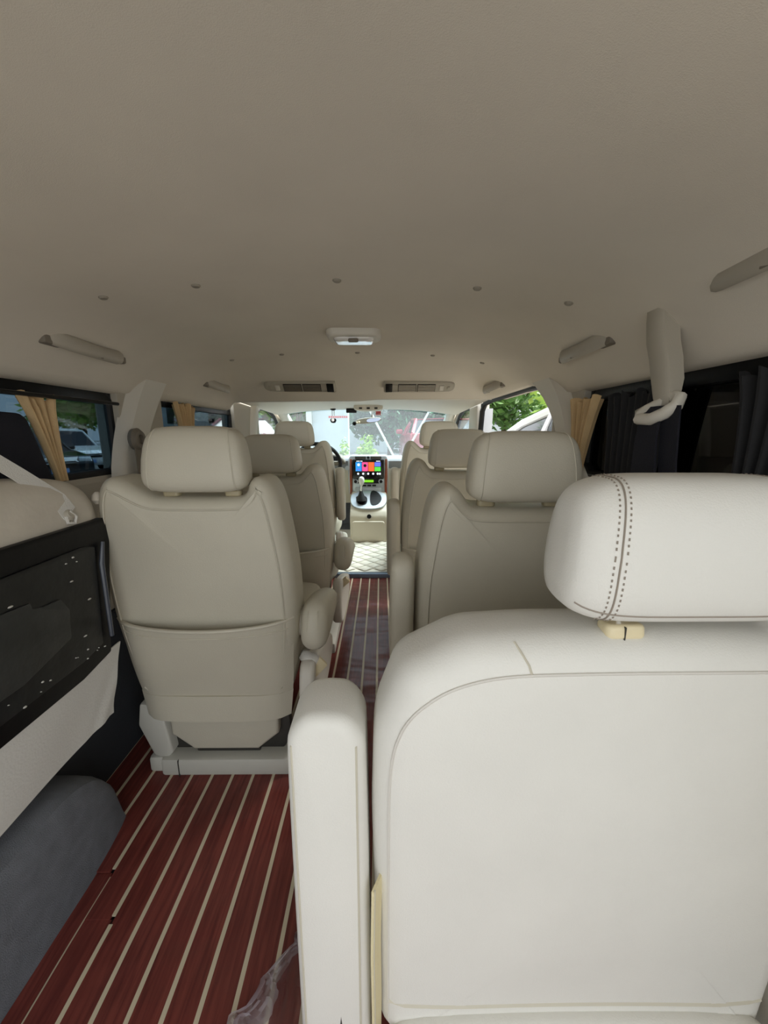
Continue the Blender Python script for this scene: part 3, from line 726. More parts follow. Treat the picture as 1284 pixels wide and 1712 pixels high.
def captain(name, label, group, loc, dz=0.0, aisle=1, arm='down', m='leather', headw=.247, scale_w=1.0, headcx=0.0, detail=True, pocket_z=.55):
    """origin on the floor under the rear of the back; aisle = +1 if the aisle is at +x"""
    t = thing(name, label, 'seat', loc, 0, group)
    hw = .245 * scale_w; z0 = .285; zt = .935 + dz; H = zt - z0
    lean = .075
    def back(u, v, w):      # cushion coords -> seat coords; w from 0..H ; rear face at y=0 at bottom
        q = w / H
        return (u, v + .062 - lean * q + .03 * (1 - q) * 0, z0 + w)
    cp_ = [(-.215, 0), (.215, 0), (.225, .05), (hw + .006, .22), (hw + .006, .40), (hw - .006, H - .14), (hw - .022, H - .03), (hw - .05, H + .010), (hw - .085, H + .006), (.122, H - .036), (.092, H - .042)]
    cp_ = cp_ + [(-a, b_) for a, b_ in cp_[::-1][:-2]]
    cp_ = [(a + headcx * .8, b_) if (abs(a) < .14 and b_ > .3) else (a, b_) for a, b_ in cp_]
    ol = chaikin(cp_, 3)
    br = mk('backrest', mp_(cushion(ol, .125, .042, bb=.006, bf=-.02), lambda u, v, w: back(u, v + (.035 if v > 0 else 0), w)), m, t)
    # seam around the rear panel
    si = [p for p in inset(ol, .030)]
    n = len(si)
    k0 = min(range(n), key=lambda i: abs(si[i][0] - .16) + abs(si[i][1] - .02)); 
    ring_ = [si[(k0 + i) % n] for i in range(n)]
    ring_ = [p for p in ring_ if p[1] > .02]
    mk('seam', tube([back(p[0], -.0625, p[1]) for p in ring_], .0022, 5), 'seam', br)
    # map pocket
    pz = pocket_z - z0
    pw = hw - .004
    def pk(s_, t_):
        a = 2 * s_ - 1
        u = a * lerp(.218, pw, t_ ** .6)
        w = lerp(.0, pz - .012 * (1 - a * a), t_)
        out = .006 + .034 * (1 - a * a) * t_ ** 2 + .004 * math.sin(t_ * math.pi)
        x, y, z = back(u, -.0625, w)
        return (x, y - out - .003 + .030 * abs(a) ** 8, z)
    p_ = mk('map_pocket', thick(grid(24, 12, pk), .008), m, t)
    mk('pocket_hem', tube([Vector(pk(i / 24, .90)) + Vector((0, -.001, 0)) for i in range(25)], .002, 5), 'seam', p_)
    mk('pocket_rim', tube([pk(i / 24, 1.0) for i in range(25)], .0055, 7), m, p_)
    def fk(s_, t_):
        a = 2 * s_ - 1
        return (a * lerp(.214, .224, t_), -.012 + .028 * abs(a) ** 8 - .006 * (1 - a * a), lerp(.222, .306, t_))
    mk('lower_flap', thick(grid(16, 3, fk), .006), m, t)
    # headrest
    hz = zt + .052
    HR, pt = headrest_vf(headw * 1.04, .160, .105)
    ho = mk('headrest', xf(HR, T(headcx, -.045, hz)), m, t)
    for s_ in (-1, 1):
        mk('seam', tube([Vector(pt(s_ * .80, 2 * math.pi * k / 40)) * 1.003 + Vector((headcx, -.045, hz)) for k in range(40)], .0016, 5, True), 'seam', ho)
        ps = mk('headrest_post', tube([(headcx + s_ * .078, -.020, zt - .07), (headcx + s_ * .078, -.030, hz - .05)], .006, 8), 'chrome', t)
        mk('post_collar', xf(cushion(rrect(.021, .013, .010), .016, .004), T(headcx + s_ * .078, -.026, zt - .034) @ RX(90)), 'collar', ps)
    # seat cushion and base
    mk('seat_cushion', xf(cushion(chaikin([(-.235, -.25), (.235, -.25), (.245, .2), (.20, .27), (-.20, .27), (-.245, .2)], 3), .13, .045, bf=.01), T(0, .33, .36) @ Matrix(((1, 0, 0, 0), (0, 0, 1, 0), (0, 1, 0, 0), (0, 0, 0, 1)))), m, t)
    mk('base_cover', xf(cushion(dens([(-.17, .17), (.17, .17), (.165, .05), (.10, -.005), (-.10, -.005), (-.165, .05)]), .06, .012, bb=.006), T(0, .062, .085)), m, t)
    if detail:
        sb = mk('seat_base', join(box(-.20, .20, .015, .10, .0, .060, .010), box(-.245, -.195, .03, .50, .0, .055, .010), box(.195, .245, .03, .50, .0, .055, .010)), 'shell', t)
        mk('base_groove', box(-.145, -.143, .012, .05, .002, .058), 'bracket', sb, False)
        mk('base_wing', xf(prism([(-.250, .245), (-.185, .235), (-.165, .07), (-.185, .05), (-.225, .06), (-.262, .17)], .0, .12, 'y', .008), T(0, .03, 0)), 'shell', t)
        for s_ in (-1, 1):
            mk('bracket', xf(prism([(.19 * s_, .215), (.155 * s_, .17), (.145 * s_, .11), (.09 * s_, .085), (.085 * s_, .055), (.17 * s_, .055), (.20 * s_, .10)], .02, .05, 'y', .004), T(0, .045, 0)), 'bracket', t)
        mk('cross_bar', box(-.10, .10, .05, .09, .058, .085, .004), 'bracket', t)
    else:
        mk('seat_base', box(-.20, .20, .02, .55, .0, .26, .03), 'shell', t)
    mk('side_cover', xf(cushion(chaikin([(-.02, .09), (.42, .09), (.44, .20), (.30, .25), (.10, .30), (-.0, .34), (-.03, .20)], 3), .045, .014), T(aisle * .262, .03, .05) @ RZ(90)), 'trim_light', t)
    # armrest
    ax = aisle * (hw + .045)
    if arm == 'down':
        o2 = chaikin([(0.0, -.045), (.035, -.078), (.20, -.055), (.33, -.030), (.355, -.005), (.33, .025), (.20, .045), (.06, .055), (.01, .030)], 3)
        M_ = T(ax, -.002, .520) @ RX(-9) @ RZ(90) @ Matrix.Scale(1.2, 4, (0, 0, 1))
        a_ = mk('armrest', xf(cushion(o2, .078, .034, bb=.003, bf=.003), M_), m, t)
        for q in (-.014, .014):
            mk('seam', tube([M_ @ Vector((.030, q, -.066)), M_ @ Vector((.010, q, -.045)), M_ @ Vector((.006, q, -.01)), M_ @ Vector((.014, q, .024)), M_ @ Vector((.05, q, .046)), M_ @ Vector((.10, q, .049))], .0018, 5), 'seam', a_)
        mk('armrest_pivot', lathe([(.045, 0), (.045, .05), (.03, .06)], 18, T(aisle * (hw - .01), .07, .50) @ RY(90 * aisle)), 'trim', t)
    elif arm == 'up':
        o2 = chaikin([(-.055, -.29), (.05, -.30), (.055, -.0), (.045, .06), (.0, .075), (-.045, .06), (-.055, .0)], 3)
        M_ = T(ax - aisle * .005, .02 - .03, .70 + dz) @ RX(6) @ RZ(90)
        a_ = mk('armrest', xf(cushion(o2, .056, .022, bb=.003, bf=.003), M_), m, t)
        mk('seam', tube([M_ @ Vector((-.05, .018, -.14)), M_ @ Vector((-.056, .0, -.135)), M_ @ Vector((-.05, -.018, -.14))], .002, 5), 'seam', a_)
        mk('armrest_pivot', lathe([(.04, 0), (.04, .05), (.028, .055)], 18, T(aisle * (hw - .01), .05, .46 + dz) @ RY(90 * aisle)), 'trim', t)
    return t

s_l2 = captain('captain_seat', 'cream leather seat nearest on the left with map pocket and whole base showing', 'captain seats', (-.370, 1.0, 0), 0, 1, 'down', headcx=.032)
s_l1 = captain('captain_seat', 'leather seat on the left between the nearest left seat and the driver seat', 'captain seats', (-.352, 1.66, 0), -.022, 1, 'down', headcx=.008)
s_r2 = captain('captain_seat', 'leather seat on the right partly hidden by the near cream bench seat', 'captain seats', (.452, .92, 0), -.012, -1, 'up', headcx=-.012)
s_r1 = captain('captain_seat', 'leather seat on the right between the hidden seat and the front passenger seat', 'captain seats', (.455, 1.66, 0), 0.0, -1, 'up', headcx=-.015)
s_d = captain('captain_seat', 'front left driver seat by the steering wheel with raised armrest', 'captain seats', (-.44, 2.56, 0.0), .058, 1, 'up', detail=False)
s_p = captain('captain_seat', 'front right passenger seat farthest away on the right', 'captain seats', (.49, 2.56, 0.0), .058, -1, 'up', detail=False)
# buckle on the near left seat
bk = mk('belt_buckle', xf(box(-.018, .018, -.012, .012, -.045, .03, .005), T(.285, .07, .34) @ RY(48) @ RX(-20)), 'plastic_cream', s_l2)
mk('wrapped_stalk', xf(lathe([(.014, 0), (.020, .012), (.017, .028), (.021, .042), (.016, .055)], 10), T(.238, .075, .385) @ RY(120)), 'webbing', bk)
bk2 = mk('belt_buckle', xf(box(-.016, .016, -.012, .012, -.04, .03, .005), T(.285, .10, .34) @ RY(48)), 'plastic_cream', s_l1)

# ---- near bench seat on the right
bn = thing('bench_seat', 'large cream bench seat back filling the lower right, with stitched headrest', 'seat', (.422, .42, -.01))
bol = [(.337, .03), (.30, .02), (-.28, .02), (-.318, .09), (-.318, .30), (-.322, .52), (-.318, .66), (-.285, .755), (-.20, .800), (-.10, .806), (.10, .806), (.27, .802), (.325, .74), (.340, .60), (.345, .30), (.345, .16), (.345, .10), (.345, .06)]
bol2 = []
for i in range(len(bol)):          # refine straight runs so that corner cutting keeps the outline
    a, b_ = bol[i], bol[(i + 1) % len(bol)]
    bol2 += [a, ((a[0] + b_[0]) / 2, (a[1] + b_[1]) / 2)]
bo = chaikin(bol2[::-1], 2)
def bback(u, v, w): return (u, v + .075 + .028 * (1 - max(0, w) / .8) , w)
bb_ = mk('backrest', mp_(cushion(bo, .135, .046, bb=.010, nr=8), bback), 'leather_daylit', bn)
def bface(u, w, off=0.0):          # a point on the rear face
    return bback(u, -.0675 - .0095 + off, w)
seam_l = [(-.296, .10), (-.297, .20), (-.297, .45), (-.295, .60), (-.283, .67), (-.255, .715), (-.21, .745), (-.15, .760), (-.05, .764), (.10, .765), (.325, .765)]
def sm(pts, k=6):
    P = [Vector((p[0], 0, p[1])) for p in pts]; out = []
    for i in range(len(P) - 1):
        p0, p1, p2, p3 = P[max(0, i - 1)], P[i], P[i + 1], P[min(len(P) - 1, i + 2)]
        for j in range(k):
            t = j / k
            out.append(.5 * ((2 * p1) + (p2 - p0) * t + (2 * p0 - 5 * p1 + 4 * p2 - p3) * t * t + (3 * p1 - p0 - 3 * p2 + p3) * t ** 3))
    out.append(P[-1]); return [(q.x, q.z) for q in out]
# project the seam on the mesh by ray cast along +y
from mathutils.bvhtree import BVHTree
def bvh(o):
    me = o.data
    return BVHTree.FromPolygons([v.co.copy() for v in me.vertices], [tuple(p.vertices) for p in me.polygons])
tree = bvh(bb_)
def onrear(u, w, lift=.0006):
    h = tree.ray_cast(Vector((u, -.5, w)), Vector((0, 1, 0)))
    return (h[0] + Vector((0, -lift, 0))) if h[0] else Vector(bface(u, w))
mk('seam', tube([onrear(*p) for p in sm(seam_l)], .0021, 6), 'seam_daylit', bb_)
mk('seam', tube([onrear(u, w) for u, w in ((-.118, .762), (-.122, .775), (-.130, .788), (-.136, .797))], .0016, 6), 'seam', bb_)
mk('lower_crease', tube([onrear(-.295 + .61 * k / 24, .148 + .010 * math.sin(math.pi * k / 24), -.002) for k in range(25)], .0045, 6), 'seam', bb_)
mk('lower_roll', mp_(cushion(chaikin([(-.29, .05), (.32, .05), (.325, .13), (.0, .142), (-.292, .128)], 2), .04, .018), lambda u, v, w: (u, v + .022, w)), 'leather_daylit', bn)
zt_ = mk('zip_edge', ribbon([(-.316, .045, .02), (-.315, .030, .15), (-.316, .028, .28), (-.314, .026, .41)], [(.006, .012, 0)] * 4, .002), 'zip_tape', bn)
mk('seam', tube([(-.3195, .032, .02), (-.318, .020, .15), (-.319, .018, .28), (-.317, .016, .41)], .0015, 5), 'seam', zt_)
HR, pt = headrest_vf(.315, .178, .125, 3.4, .13, 36, 36)
HB = Vector((.068, .040, .922))
hb = mk('headrest', xf(HR, T(*HB)), 'leather_daylit', bn)
def resample(fn, a0, a1, step):
    out, acc, prev = [], 0, fn(a0)
    out.append(prev)
    for k in range(1, 801):
        p = fn(a0 + (a1 - a0) * k / 800); acc += (p - prev).length; prev = p
        if acc >= step: out.append(p); acc = 0
    return out
for s_ in (-1, 1):
    ts = .70
    mk('seam', tube(resample(lambda a: Vector(pt(s_ * ts, a)) * 1.0015 + HB, math.pi * .40, math.pi * 1.50, .004), .0011, 5), 'seam_mid', hb)
    stp = []
    for off in (-.040, .040):
        q = resample(lambda a: Vector(pt(s_ * ts + off, a)) * 1.0015 + HB, math.pi * .42, math.pi * 1.42, .0012)
        for k in range(0, len(q) - 3, 5): stp.append(tube([q[k], q[k + 2]], .0011, 4))
    so = mk('stitching', join(*stp), 'seam_mid', hb); so['kind'] = 'stuff'
mk('seam', tube([Vector(pt(-.93 + 1.86 * k / 40, math.pi * 1.235)) * 1.002 + HB for k in range(41)], .0011, 5), 'seam_mid', hb)
for s_ in (-1,):
    ps = mk('headrest_post', tube([(.012, .060, .76), (.012, .055, .85)], .0065, 8), 'chrome', bn)
    if s_ < 0:
        mk('post_collar', xf(cushion(rrect(.026, .016, .010), .020, .006), T(.010, .046, .806) @ RX(82)), 'plastic_cream', ps)
        mk('collar_gap', box(.0055, .007, .0290, .034, .798, .816), 'bracket', ps, False)
mk('seat_cushion', xf(cushion(chaikin([(-.29, -.25), (.29, -.25), (.29, .22), (.26, .27), (-.26, .27), (-.29, .2)], 3), .14, .05), T(.0, .27, .36) @ Matrix.Scale(.5, 4, (0, 1, 0)) @ Matrix(((1, 0, 0, 0), (0, 0, 1, 0), (0, 1, 0, 0), (0, 0, 0, 1)))), 'leather_daylit', bn)
mk('seat_leg', box(-.26, -.20, .12, .36, 0.01, .30, .01), 'bracket', bn); mk('seat_leg', box(.20, .26, .12, .36, 0.01, .30, .01), 'bracket', bn)
# upright armrest of the bench
ao = chaikin([(-.054, -.10), (-.054, .30), (-.053, .60), (-.050, .625), (-.030, .653), (.0, .657), (.030, .653), (.049, .625), (.052, .60), (.055, .30), (.056, -.10), (.0, -.10)][::-1], 2)
an = mk('armrest', mp_(cushion(ao, .12, .022, bb=.004, nr=6), lambda u, v, w: (u * 1.04 - .383, v * .85 + .072, w + .035)), 'leather_daylit', bn)
tree = bvh(an)
for s_ in (-1, 1):
    pts = [onrear(-.385 + s_ * .044, w, .0004) for w in (.10, .20, .30, .40, .50, .56, .61, .645)]
    mk('seam', tube(pts + [pts[-1] + Vector((-.003 * s_, .02, .014)), pts[-1] + Vector((-.005 * s_, .05, .022))], .0017, 6), 'seam', an)
mk('pull_tab', xf(cushion(chaikin([(-.018, -.05), (.014, -.05), (.012, .05), (-.018, .052)], 2), .014, .005), T(-.395, .028, .115)), 'leather_daylit', an)
mk('pull_slit', tube([onrear(-.372, w, -.001) for w in (.07, .11, .15)], [.004, .003, .001], 6), 'bracket', an)

# ---- folded third-row seat against the left wall (underside towards the aisle)
fs = thing('folded_seat', 'folded seat tipped against the left wall showing black underside tray', 'seat', (-.60, .70, 0))
fo = chaikin([(-.50, -.285), (.05, -.30), (.165, -.26), (.235, -.16), (.262, .02), (.268, .20), (.240, .285), (.15, .318), (-.10, .322), (-.50, .318)], 3)
MF = T(0.0, 0, .640) @ RZ(90)          # u -> +y, v -> -x ; rear face (-v) -> +x  (faces aisle)
fc = mk('cover', xf(cushion(fo, .14, .050, bb=.0, bf=.0), T(-.055, 0, 0) @ MF), 'leather_worn', fs)
tr_o = [(-.55, -.150), (.10, -.150), (.195, -.135), (.255, .195), (.235, .205), (-.55, .200)]
tray = mk('tray_rim', xf(prism(tr_o, -.010, .010, 'y', .004), T(.018, 0, 0) @ MF), 'black_vinyl', fs)
mk('tray_recess', xf(prism([(-.55, -.105), (.10, -.105), (.165, -.095), (.185, .145), (.15, .155), (-.55, .150)], -.016, -.009, 'y', .002), T(.018, 0, 0) @ MF), 'black_film', tray)
mk('tray_panel', xf(prism(chaikin([(-.40, -.055), (.07, -.060), (.085, .065), (-.0, .070), (-.005, .095), (-.40, .10)], 1), -.021, -.015, 'y', .002), T(.018, 0, 0) @ MF), 'grey_film', tray)
mk('edge_strip', xf(tube([(.212, -.016, .150), (.196, -.018, .10), (.193, -.018, -.09)], [.004, .006, .005], 8), T(.018, 0, 0) @ MF), 'strip_highlight', tray)
for k in range(26):     # small pale flakes scattered over the tray
    u = random.uniform(-.2, .175); w = random.choice([random.uniform(-.105, -.08), random.uniform(.125, .15), random.uniform(-.09, .1)])
    if k > 18: u = random.uniform(.07, .16)
    r_ = random.uniform(.0007, .0022)
    mk('pale_flake', xf(lathe([(r_, 0), (r_ * .7, .002), (r_ * .2, .003)], 6, RX(90) @ Matrix.Scale(random.uniform(1, 3), 4, (1, 0, 0))), T(.018, 0, 0) @ MF @ T(u, -.0165, w)), 'webbing', tray)
# loose fabric apron below the tray, hanging in folds
def apron(s_, t_):
    u = lerp(-.50, .235, s_)
    w = lerp(-.13, -.325 + .02 * s_, t_)
    f_ = .003 * math.sin(s_ * 11 + t_ * 3) * t_ + .004 * math.sin(s_ * 60 + t_ * 9) * t_ * max(0, s_ - .8) / .2
    u -= .05 * t_ * max(0, s_ - .7) / .3
    return (.021 - .010 * t_ + f_, u, .640 + w)
mk('fabric_apron', thick(grid(48, 10, apron), .003), 'apron_cloth', fs)
mk('strap_anchor', lathe([(.014, 0), (.014, .02), (.008, .026)], 14, T(.000, .145, .865) @ RY(70)), 'trim', fs)
mk('fabric_patch', xf(box(-.002, .004, -.010, .010, -.020, .020, .001), T(.004, .215, .865) @ RX(15)), 'lens', fs)
mk('cover_knot', lathe([(.006, -.01), (.014, 0), (.012, .012), (.004, .02)], 10, T(.0, .262, .885)), 'leather_worn', fs)
ss = thing('retaining_strap', 'pale webbing strap holding up the folded seat', 'strap', (-.60, .845, .885))
mk('webbing', ribbon([(.018, .004, -.012), (.012, -.012, .02), (-.012, -.07, .085), (-.06, -.17, .19), (-.09, -.30, .33)], [(.0, .016, .012), (.0, .016, .012), (.0, .013, .009), (.0, .012, .008), (0, .012, .008)], .0014), 'webbing', ss)
mk('hook', tube([(.020, .0, -.005), (.024, .012, -.020), (.022, .008, -.034), (.020, -.008, -.030), (.020, -.010, -.015)], .004, 8), 'webbing', ss)

# wheel arch
wa = thing('wheel_arch_cover', 'grey carpeted wheel arch on the floor under the folded seat', 'wheel arch', (-.65, .40, 0))
def wa_fn(s_, t_):
    # s: along y, t: across from wall to floor
    y = lerp(-.70, .490, s_)
    e = max(0, (s_ - .80) / .20)
    h = .27 * math.sqrt(max(0, 1 - e ** 2.6)) + .0
    prof = [(-.06, 1.0), (.0, 1.0), (.035, .985), (.058, .93), (.066, .82), (.069, .55), (.071, .25), (.073, .0)]
    q = t_ * (len(prof) - 1); i = min(int(q), len(prof) - 2); a = q - i
    x = lerp(prof[i][0], prof[i + 1][0], a); z = lerp(prof[i][1], prof[i + 1][1], a)
    return (x - .02 * e ** 3, y, max(0, z * h))
mk('carpet_cover', grid(40, 21, wa_fn), 'carpet', wa)
wc = thing('side_carpet', 'dark carpeted side lining behind the folded seat by the nearest left seat', 'carpet', (-.72, .95, 0))
mk('carpet_panel', box(-.024, -.008, -.50, .55, 0, .50, .004), 'carpet_dark', wc)

# crumpled plastic film on the floor
pf = thing('plastic_film', 'crumpled clear plastic film on the red floor beside bench armrest', 'plastic film', (-.03, .57, .004))
random.seed(11)
rn = [[random.random() for _ in range(40)] for _ in range(20)]
def edge_pt(t_): return (lerp(-.17, -.025, t_) + .008 * math.sin(t_ * 23), lerp(-.20, .05, t_) + .006 * math.sin(t_ * 31))
def film(s_, t_):
    ex_, ey = edge_pt(t_)
    x = ex_ + s_ * (.022 - ex_); y = ey - s_ * .01
    return (x, y, .006 + .003 * math.sin(s_ * 17 + t_ * 11) + .002 * rn[int(s_ * 14)][int(t_ * 30)])
mk('film', grid(14, 30, film), 'plastic_film', pf, True, 30)
def crumple(s_, t_):
    ex_, ey = edge_pt(t_)
    r0 = rn[int(s_ * 8)][int(t_ * 39)]
    w = .006 + .026 * math.sin(math.pi * min(1, .15 + t_ * .9)) * (1 - .6 * t_)
    a = (s_ - .5) * 2
    return (ex_ + a * w + .006 * (r0 - .5), ey - a * w * .5, .008 + (.030 * (1 - .5 * t_)) * (1 - a * a) * (.35 + .65 * r0))
mk('film_edge', grid(8, 39, crumple), 'film_crumple', pf, True, 20)

# ------------------------------------------------------------------ outside
G = -.45
gr = mk('ground', grid(8, 8, lambda s_, t_: (lerp(-60, 60, s_), lerp(-40, 80, t_), G)), 'asphalt', None, False); tag(gr, 'grey asphalt of the car park', kind='structure')
def car(name, label, loc, rz, paint, L=4.5, W=1.8, Hb=.95, Ht=1.62, prof=None, group='parked cars'):
    """local +x is the front; z=0 ground"""
    t = thing(name, label, 'car', loc, rz, group)
    h = L / 2
    side_ = [(-h, .35), (-h + .05, .25), (h - .1, .25), (h, .38), (h, .62), (h - .12, Hb - .16), (h - .95, Hb - .02), (h - 1.15, Hb), (-h + .12, Hb + .02), (-h, Hb - .2)]
    bo_ = [[p[0], p[1]] for p in side_]
    bdy = mk('body', xf(prism(bo_, -W / 2, W / 2, 'y', .06, 3), Matrix.Identity(4)), paint, t)
    pr = prof or [(h - 1.25, Hb - .02), (h - 1.9, Ht - .10), (h - 2.3, Ht - .02), (0, Ht), (-h + .9, Ht - .03), (-h + .25, Hb)]
    n = len(pr)
    def ins(z): return .07 + .16 * max(0, (z - Hb) / (Ht - Hb))
    V, F_ = [], []
    for s_ in (-1, 1):
        for (x, z) in pr: V.append((x, s_ * (W / 2 - ins(z)), z))
    F_ = [tuple(range(n)), tuple(range(2 * n - 1, n - 1, -1))] + [(i, i + 1, n + i + 1, n + i) for i in range(n - 1)] + [(n - 1, 0, n, 2 * n - 1)]
    mk('windows', (V, F_), 'car_glass', t, False)
    for s_ in (-1, 1):
        mk('roof_rail', tube([(x, s_ * (W / 2 - ins(z) + .0), z) for x, z in pr], .045, 8), paint, t)
        xm = pr[len(pr) // 2][0]; mk('door_pillar', tube([(xm, s_ * (W / 2 - ins(Ht)), Ht - .03), (xm + .05, s_ * (W / 2 - .06), Hb)], .035, 6), paint, t)
        mk('mirror', xf(box(-.09, .09, -.1, .1, -.07, .07, .04), T(h - 1.5, s_ * (W / 2 + .08), Hb + .06)), paint, t)
        mk('headlight', xf(box(-.12, .06, -.17, .17, -.07, .08, .05), T(h - .06, s_ * (W / 2 - .24), Hb - .26)), 'lamp_clear', t)
        mk('tail_light', xf(box(-.05, .06, -.13, .13, -.13, .13, .03), T(-h + .02, s_ * (W / 2 - .17), Hb - .12)), 'lamp_red', t)
        for xx in (h - .85, -h + .85):
            wv = mk('wheel', lathe([(.20, 0), (.32, .01), (.335, .05), (.335, .18), (.32, .21), (.20, .22)], 24, T(xx, s_ * (W / 2 - .10) + .11, .335) @ RX(90)), 'tyre', t)
            mk('rim', lathe([(.21, 0), (.19, .03), (.05, .05)], 20, T(xx, s_ * (W / 2 + .005), .335) @ RX(-90 * s_)), 'rim', wv)
    top = [(x, z) for x, z in pr if z > Ht - .12]
    V = []
    for (x, z) in top:
        V += [(x, -(W / 2 - ins(z)), z + .02), (x, 0, z + .05), (x, (W / 2 - ins(z)), z + .02)]
    mk('roof', thick((V, [(i * 3 + k, i * 3 + k + 1, i * 3 + 4 + k, i * 3 + 3 + k) for i in range(len(top) - 1) for k in (0, 1)]), .02), paint, t)
    mk('grille', xf(box(-.03, .03, -W * .24, W * .24, -.07, .07, .02), T(h - .01, 0, Hb - .36)), 'black_plastic', t)
    mk('grille_bar', xf(box(-.02, .02, -W * .24, W * .24, -.015, .015, .006), T(h + .02, 0, Hb - .34)), 'chrome', t)
    mk('number_plate', xf(box(-.01, .01, -.22, .22, -.07, .07, .004), T(h + .015, 0, .42)), 'plate', t)
    mk('number_plate', xf(box(-.01, .01, -.22, .22, -.07, .07, .004), T(-h - .015, 0, .55)), 'plate', t)
    return t
# white car close beside the sliding door
car('parked_car', 'white car close outside the open sliding door', (2.30, 3.10, G), 90, 'paint_white', 4.9, 1.8, 1.22, 1.72,
    [(2.35, 1.16), (1.55, 1.42), (.95, 1.60), (.35, 1.70), (-.3, 1.735), (-1.2, 1.72), (-2.2, 1.2)])
car('parked_car', 'dark off-road car far beyond the sliding door under the trees', (6.3, 14.6, G), 78, 'paint_grey', 4.6, 1.85, 1.05, 1.80)
car('parked_car', 'small white car beyond the sliding door, low behind the near white car', (3.75, 10.6, G), 88, 'paint_white', 4.0, 1.7, .95, 1.5)
car('parked_car', 'dark red car ahead of the windscreen on the right', (1.72, 11.4, G), 91, 'paint_red', 4.4, 1.9, 1.48, 1.86)
car('parked_car', 'black car with pale plate seen through the left rear window', (-11.2, 12.3, G), -28, 'paint_black', 4.6, 1.85, .98, 1.6)
car('parked_car', 'white car seen at the front edge of the left rear window', (-13.2, 16.3, G), -30, 'paint_white', 4.6, 1.85, 1.0, 1.65)
car('parked_car', 'black car seen through the left middle window', (-10.6, 21.2, G), -35, 'paint_black', 4.6, 1.85, .98, 1.55)
car('parked_car', 'grey car seen through the left front door window', (-4.2, 11.6, G), -80, 'paint_grey', 4.5, 1.8, .98, 1.56)

def leaves(n, blobs, size):
    V, F_ = [], []
    for i in range(n):
        c, r = random.choice(blobs)
        d = Vector((random.gauss(0, 1), random.gauss(0, 1), random.gauss(0, 1))); d.normalize()
        p = Vector(c) + Vector((d.x * r[0], d.y * r[1], d.z * r[2])) * (random.random() ** .45)
        s_ = size * random.uniform(.6, 1.4)
        a = Vector((random.gauss(0, 1), random.gauss(0, 1), random.gauss(0, .6))).normalized(); b_ = a.orthogonal().normalized()
        q = random.uniform(0, 6.28); b_ = (Matrix.Rotation(q, 3, a) @ b_)
        k = len(V)
        V += [p - a * s_, p + b_ * s_ * .45, p + a * s_, p - b_ * s_ * .45]; F_.append((k, k + 1, k + 2, k + 3))
    return V, F_
def tree_(name, label, loc, h, r, n, size, m, trunk=True, group='trees and shrubs outside', lo=.42):
    t = thing(name, label, 'tree' if trunk else 'shrub', loc, 0, group)
    blobs = []
    for k in range(7 if trunk else 4):
        blobs.append(((random.uniform(-.6, .6) * r, random.uniform(-.6, .6) * r, (h * random.uniform(lo, .95)) if trunk else h * random.uniform(.3, .7)), (r * .55, r * .55, (h * .2) if trunk else h * .4)))
    o = mk('foliage', leaves(n, blobs, size), m, t, False); o['kind'] = 'stuff'
    if trunk:
        pts = [(0, 0, 0), (.05, .03, h * .3), (-.04, .05, h * .6), (0, 0, h * .85)]
        mk('trunk', tube(pts, [.13, .11, .08, .03], 8), 'bark', t)
        for k in range(6):
            a = k * 1.05 + random.random(); z = h * random.uniform(.3, .55)
            mk('branch', tube([(0, .03, z), (math.cos(a) * r * .3, math.sin(a) * r * .3, z + h * .14), (math.cos(a) * r * .6, math.sin(a) * r * .6, z + h * .32)], [.06, .04, .015], 6), 'bark', t)
    else:
        mk('stem', tube([(0, 0, 0), (.02, .0, h * .6)], .02, 6), 'bark', t)
    return t
tree_('leafy_tree', 'bright green tree filling the right side of the sliding door opening', (6.6, 11.2, G), 5.2, 2.6, 5200, .14, 'leaf_bright')
tree_('leafy_tree', 'mid green tree with dark branches left in the sliding door opening', (5.4, 17.0, G), 5.8, 2.8, 4200, .15, 'leaf_mid')
tree_('leafy_tree', 'bright green tree behind the dark off-road car', (9.5, 19, G), 6.0, 3.4, 4000, .2, 'leaf_bright')
tree_('leafy_tree', 'dark green tree behind the propping poles ahead of the windscreen', (.45, 15.0, G), 4.4, 1.7, 4200, .14, 'leaf_dark', lo=.15)
tree_('leafy_tree', 'dark green tree ahead on the right above the red car', (2.2, 20.8, G), 5.0, 1.7, 4200, .15, 'leaf_dark', lo=.2)
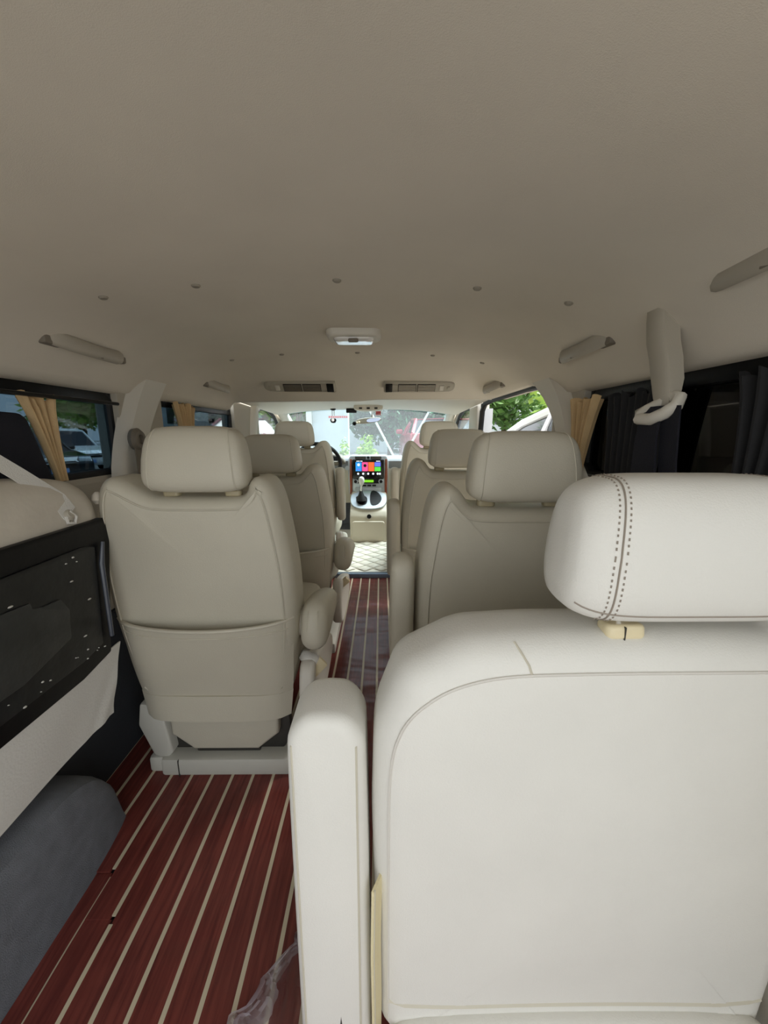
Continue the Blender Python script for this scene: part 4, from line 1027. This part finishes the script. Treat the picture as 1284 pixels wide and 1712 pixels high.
tree_('leafy_tree', 'green tree at the left end of the windscreen', (-3.3, 16.0, G), 4.2, 1.4, 4000, .12, 'leaf_mid', lo=.15)
tree_('garden_shrub', 'low bright shrub in the middle of the windscreen view', (.06, 7.2, G), 1.5, .40, 2000, .05, 'leaf_bright', False)
tree_('garden_shrub', 'small yellow-green shrub at the foot of the concrete wall', (-.66, 8.6, G), 1.35, .22, 900, .05, 'leaf_bright', False)
tree_('leafy_tree', 'green tree behind the black car on the left', (-18.0, 15.5, G), 5.6, 3.0, 4200, .19, 'leaf_mid')
tree_('leafy_tree', 'bright tree behind the white car on the left', (-16.8, 22.5, G), 5.6, 2.8, 4200, .19, 'leaf_bright')
tree_('leafy_tree', 'dark tree far left behind the parked cars', (-18.5, 8.0, G), 6.5, 3.2, 4200, .2, 'leaf_dark')
tree_('leafy_tree', 'tree seen through the left front door window', (-6.8, 20.5, G), 6, 2.8, 3600, .18, 'leaf_mid')
cw_ = thing('concrete_wall', 'pale concrete wall ahead of the windscreen with red writing', 'wall', (-1.10, 9.6, G))
mk('wall_block', box(-.45, .42, 0, .35, 0, 4.2, .02), 'concrete', cw_)
mk('pilaster', box(-.58, -.45, -.12, .35, 0, 4.3, .02), 'pole_white', cw_)
for k in range(9): mk('red_character', box(-.05 + k * .052, -.012 + k * .052, -.008, .0, 1.86, 1.905), 'red_print', cw_, False)
for (xb, xt, lb) in ((.01, 1.66, 'right-leaning white pole propping the tree ahead'), (.92, -.64, 'left-leaning white pole propping the tree ahead')):
    o = mk('prop_pole', tube([(0, 0, 0), (xt - xb, 0, 2.95)], .022, 8), 'pole_white'); o.location = (xb, 8.0 if xb < .5 else 8.1, G); tag(o, lb, 'pole', 'tree prop poles')
hd = thing('far_building', 'pale building behind the trees ahead', 'building', (2, 30, G))
mk('facade', box(-22, 22, 0, 3, 0, 6.5, .05), 'concrete', hd)
for k in range(12):
    wv = mk('window', box(-18 + k * 3.1, -16.4 + k * 3.1, -.06, .0, 2.2, 4.0), 'car_glass', hd, False)
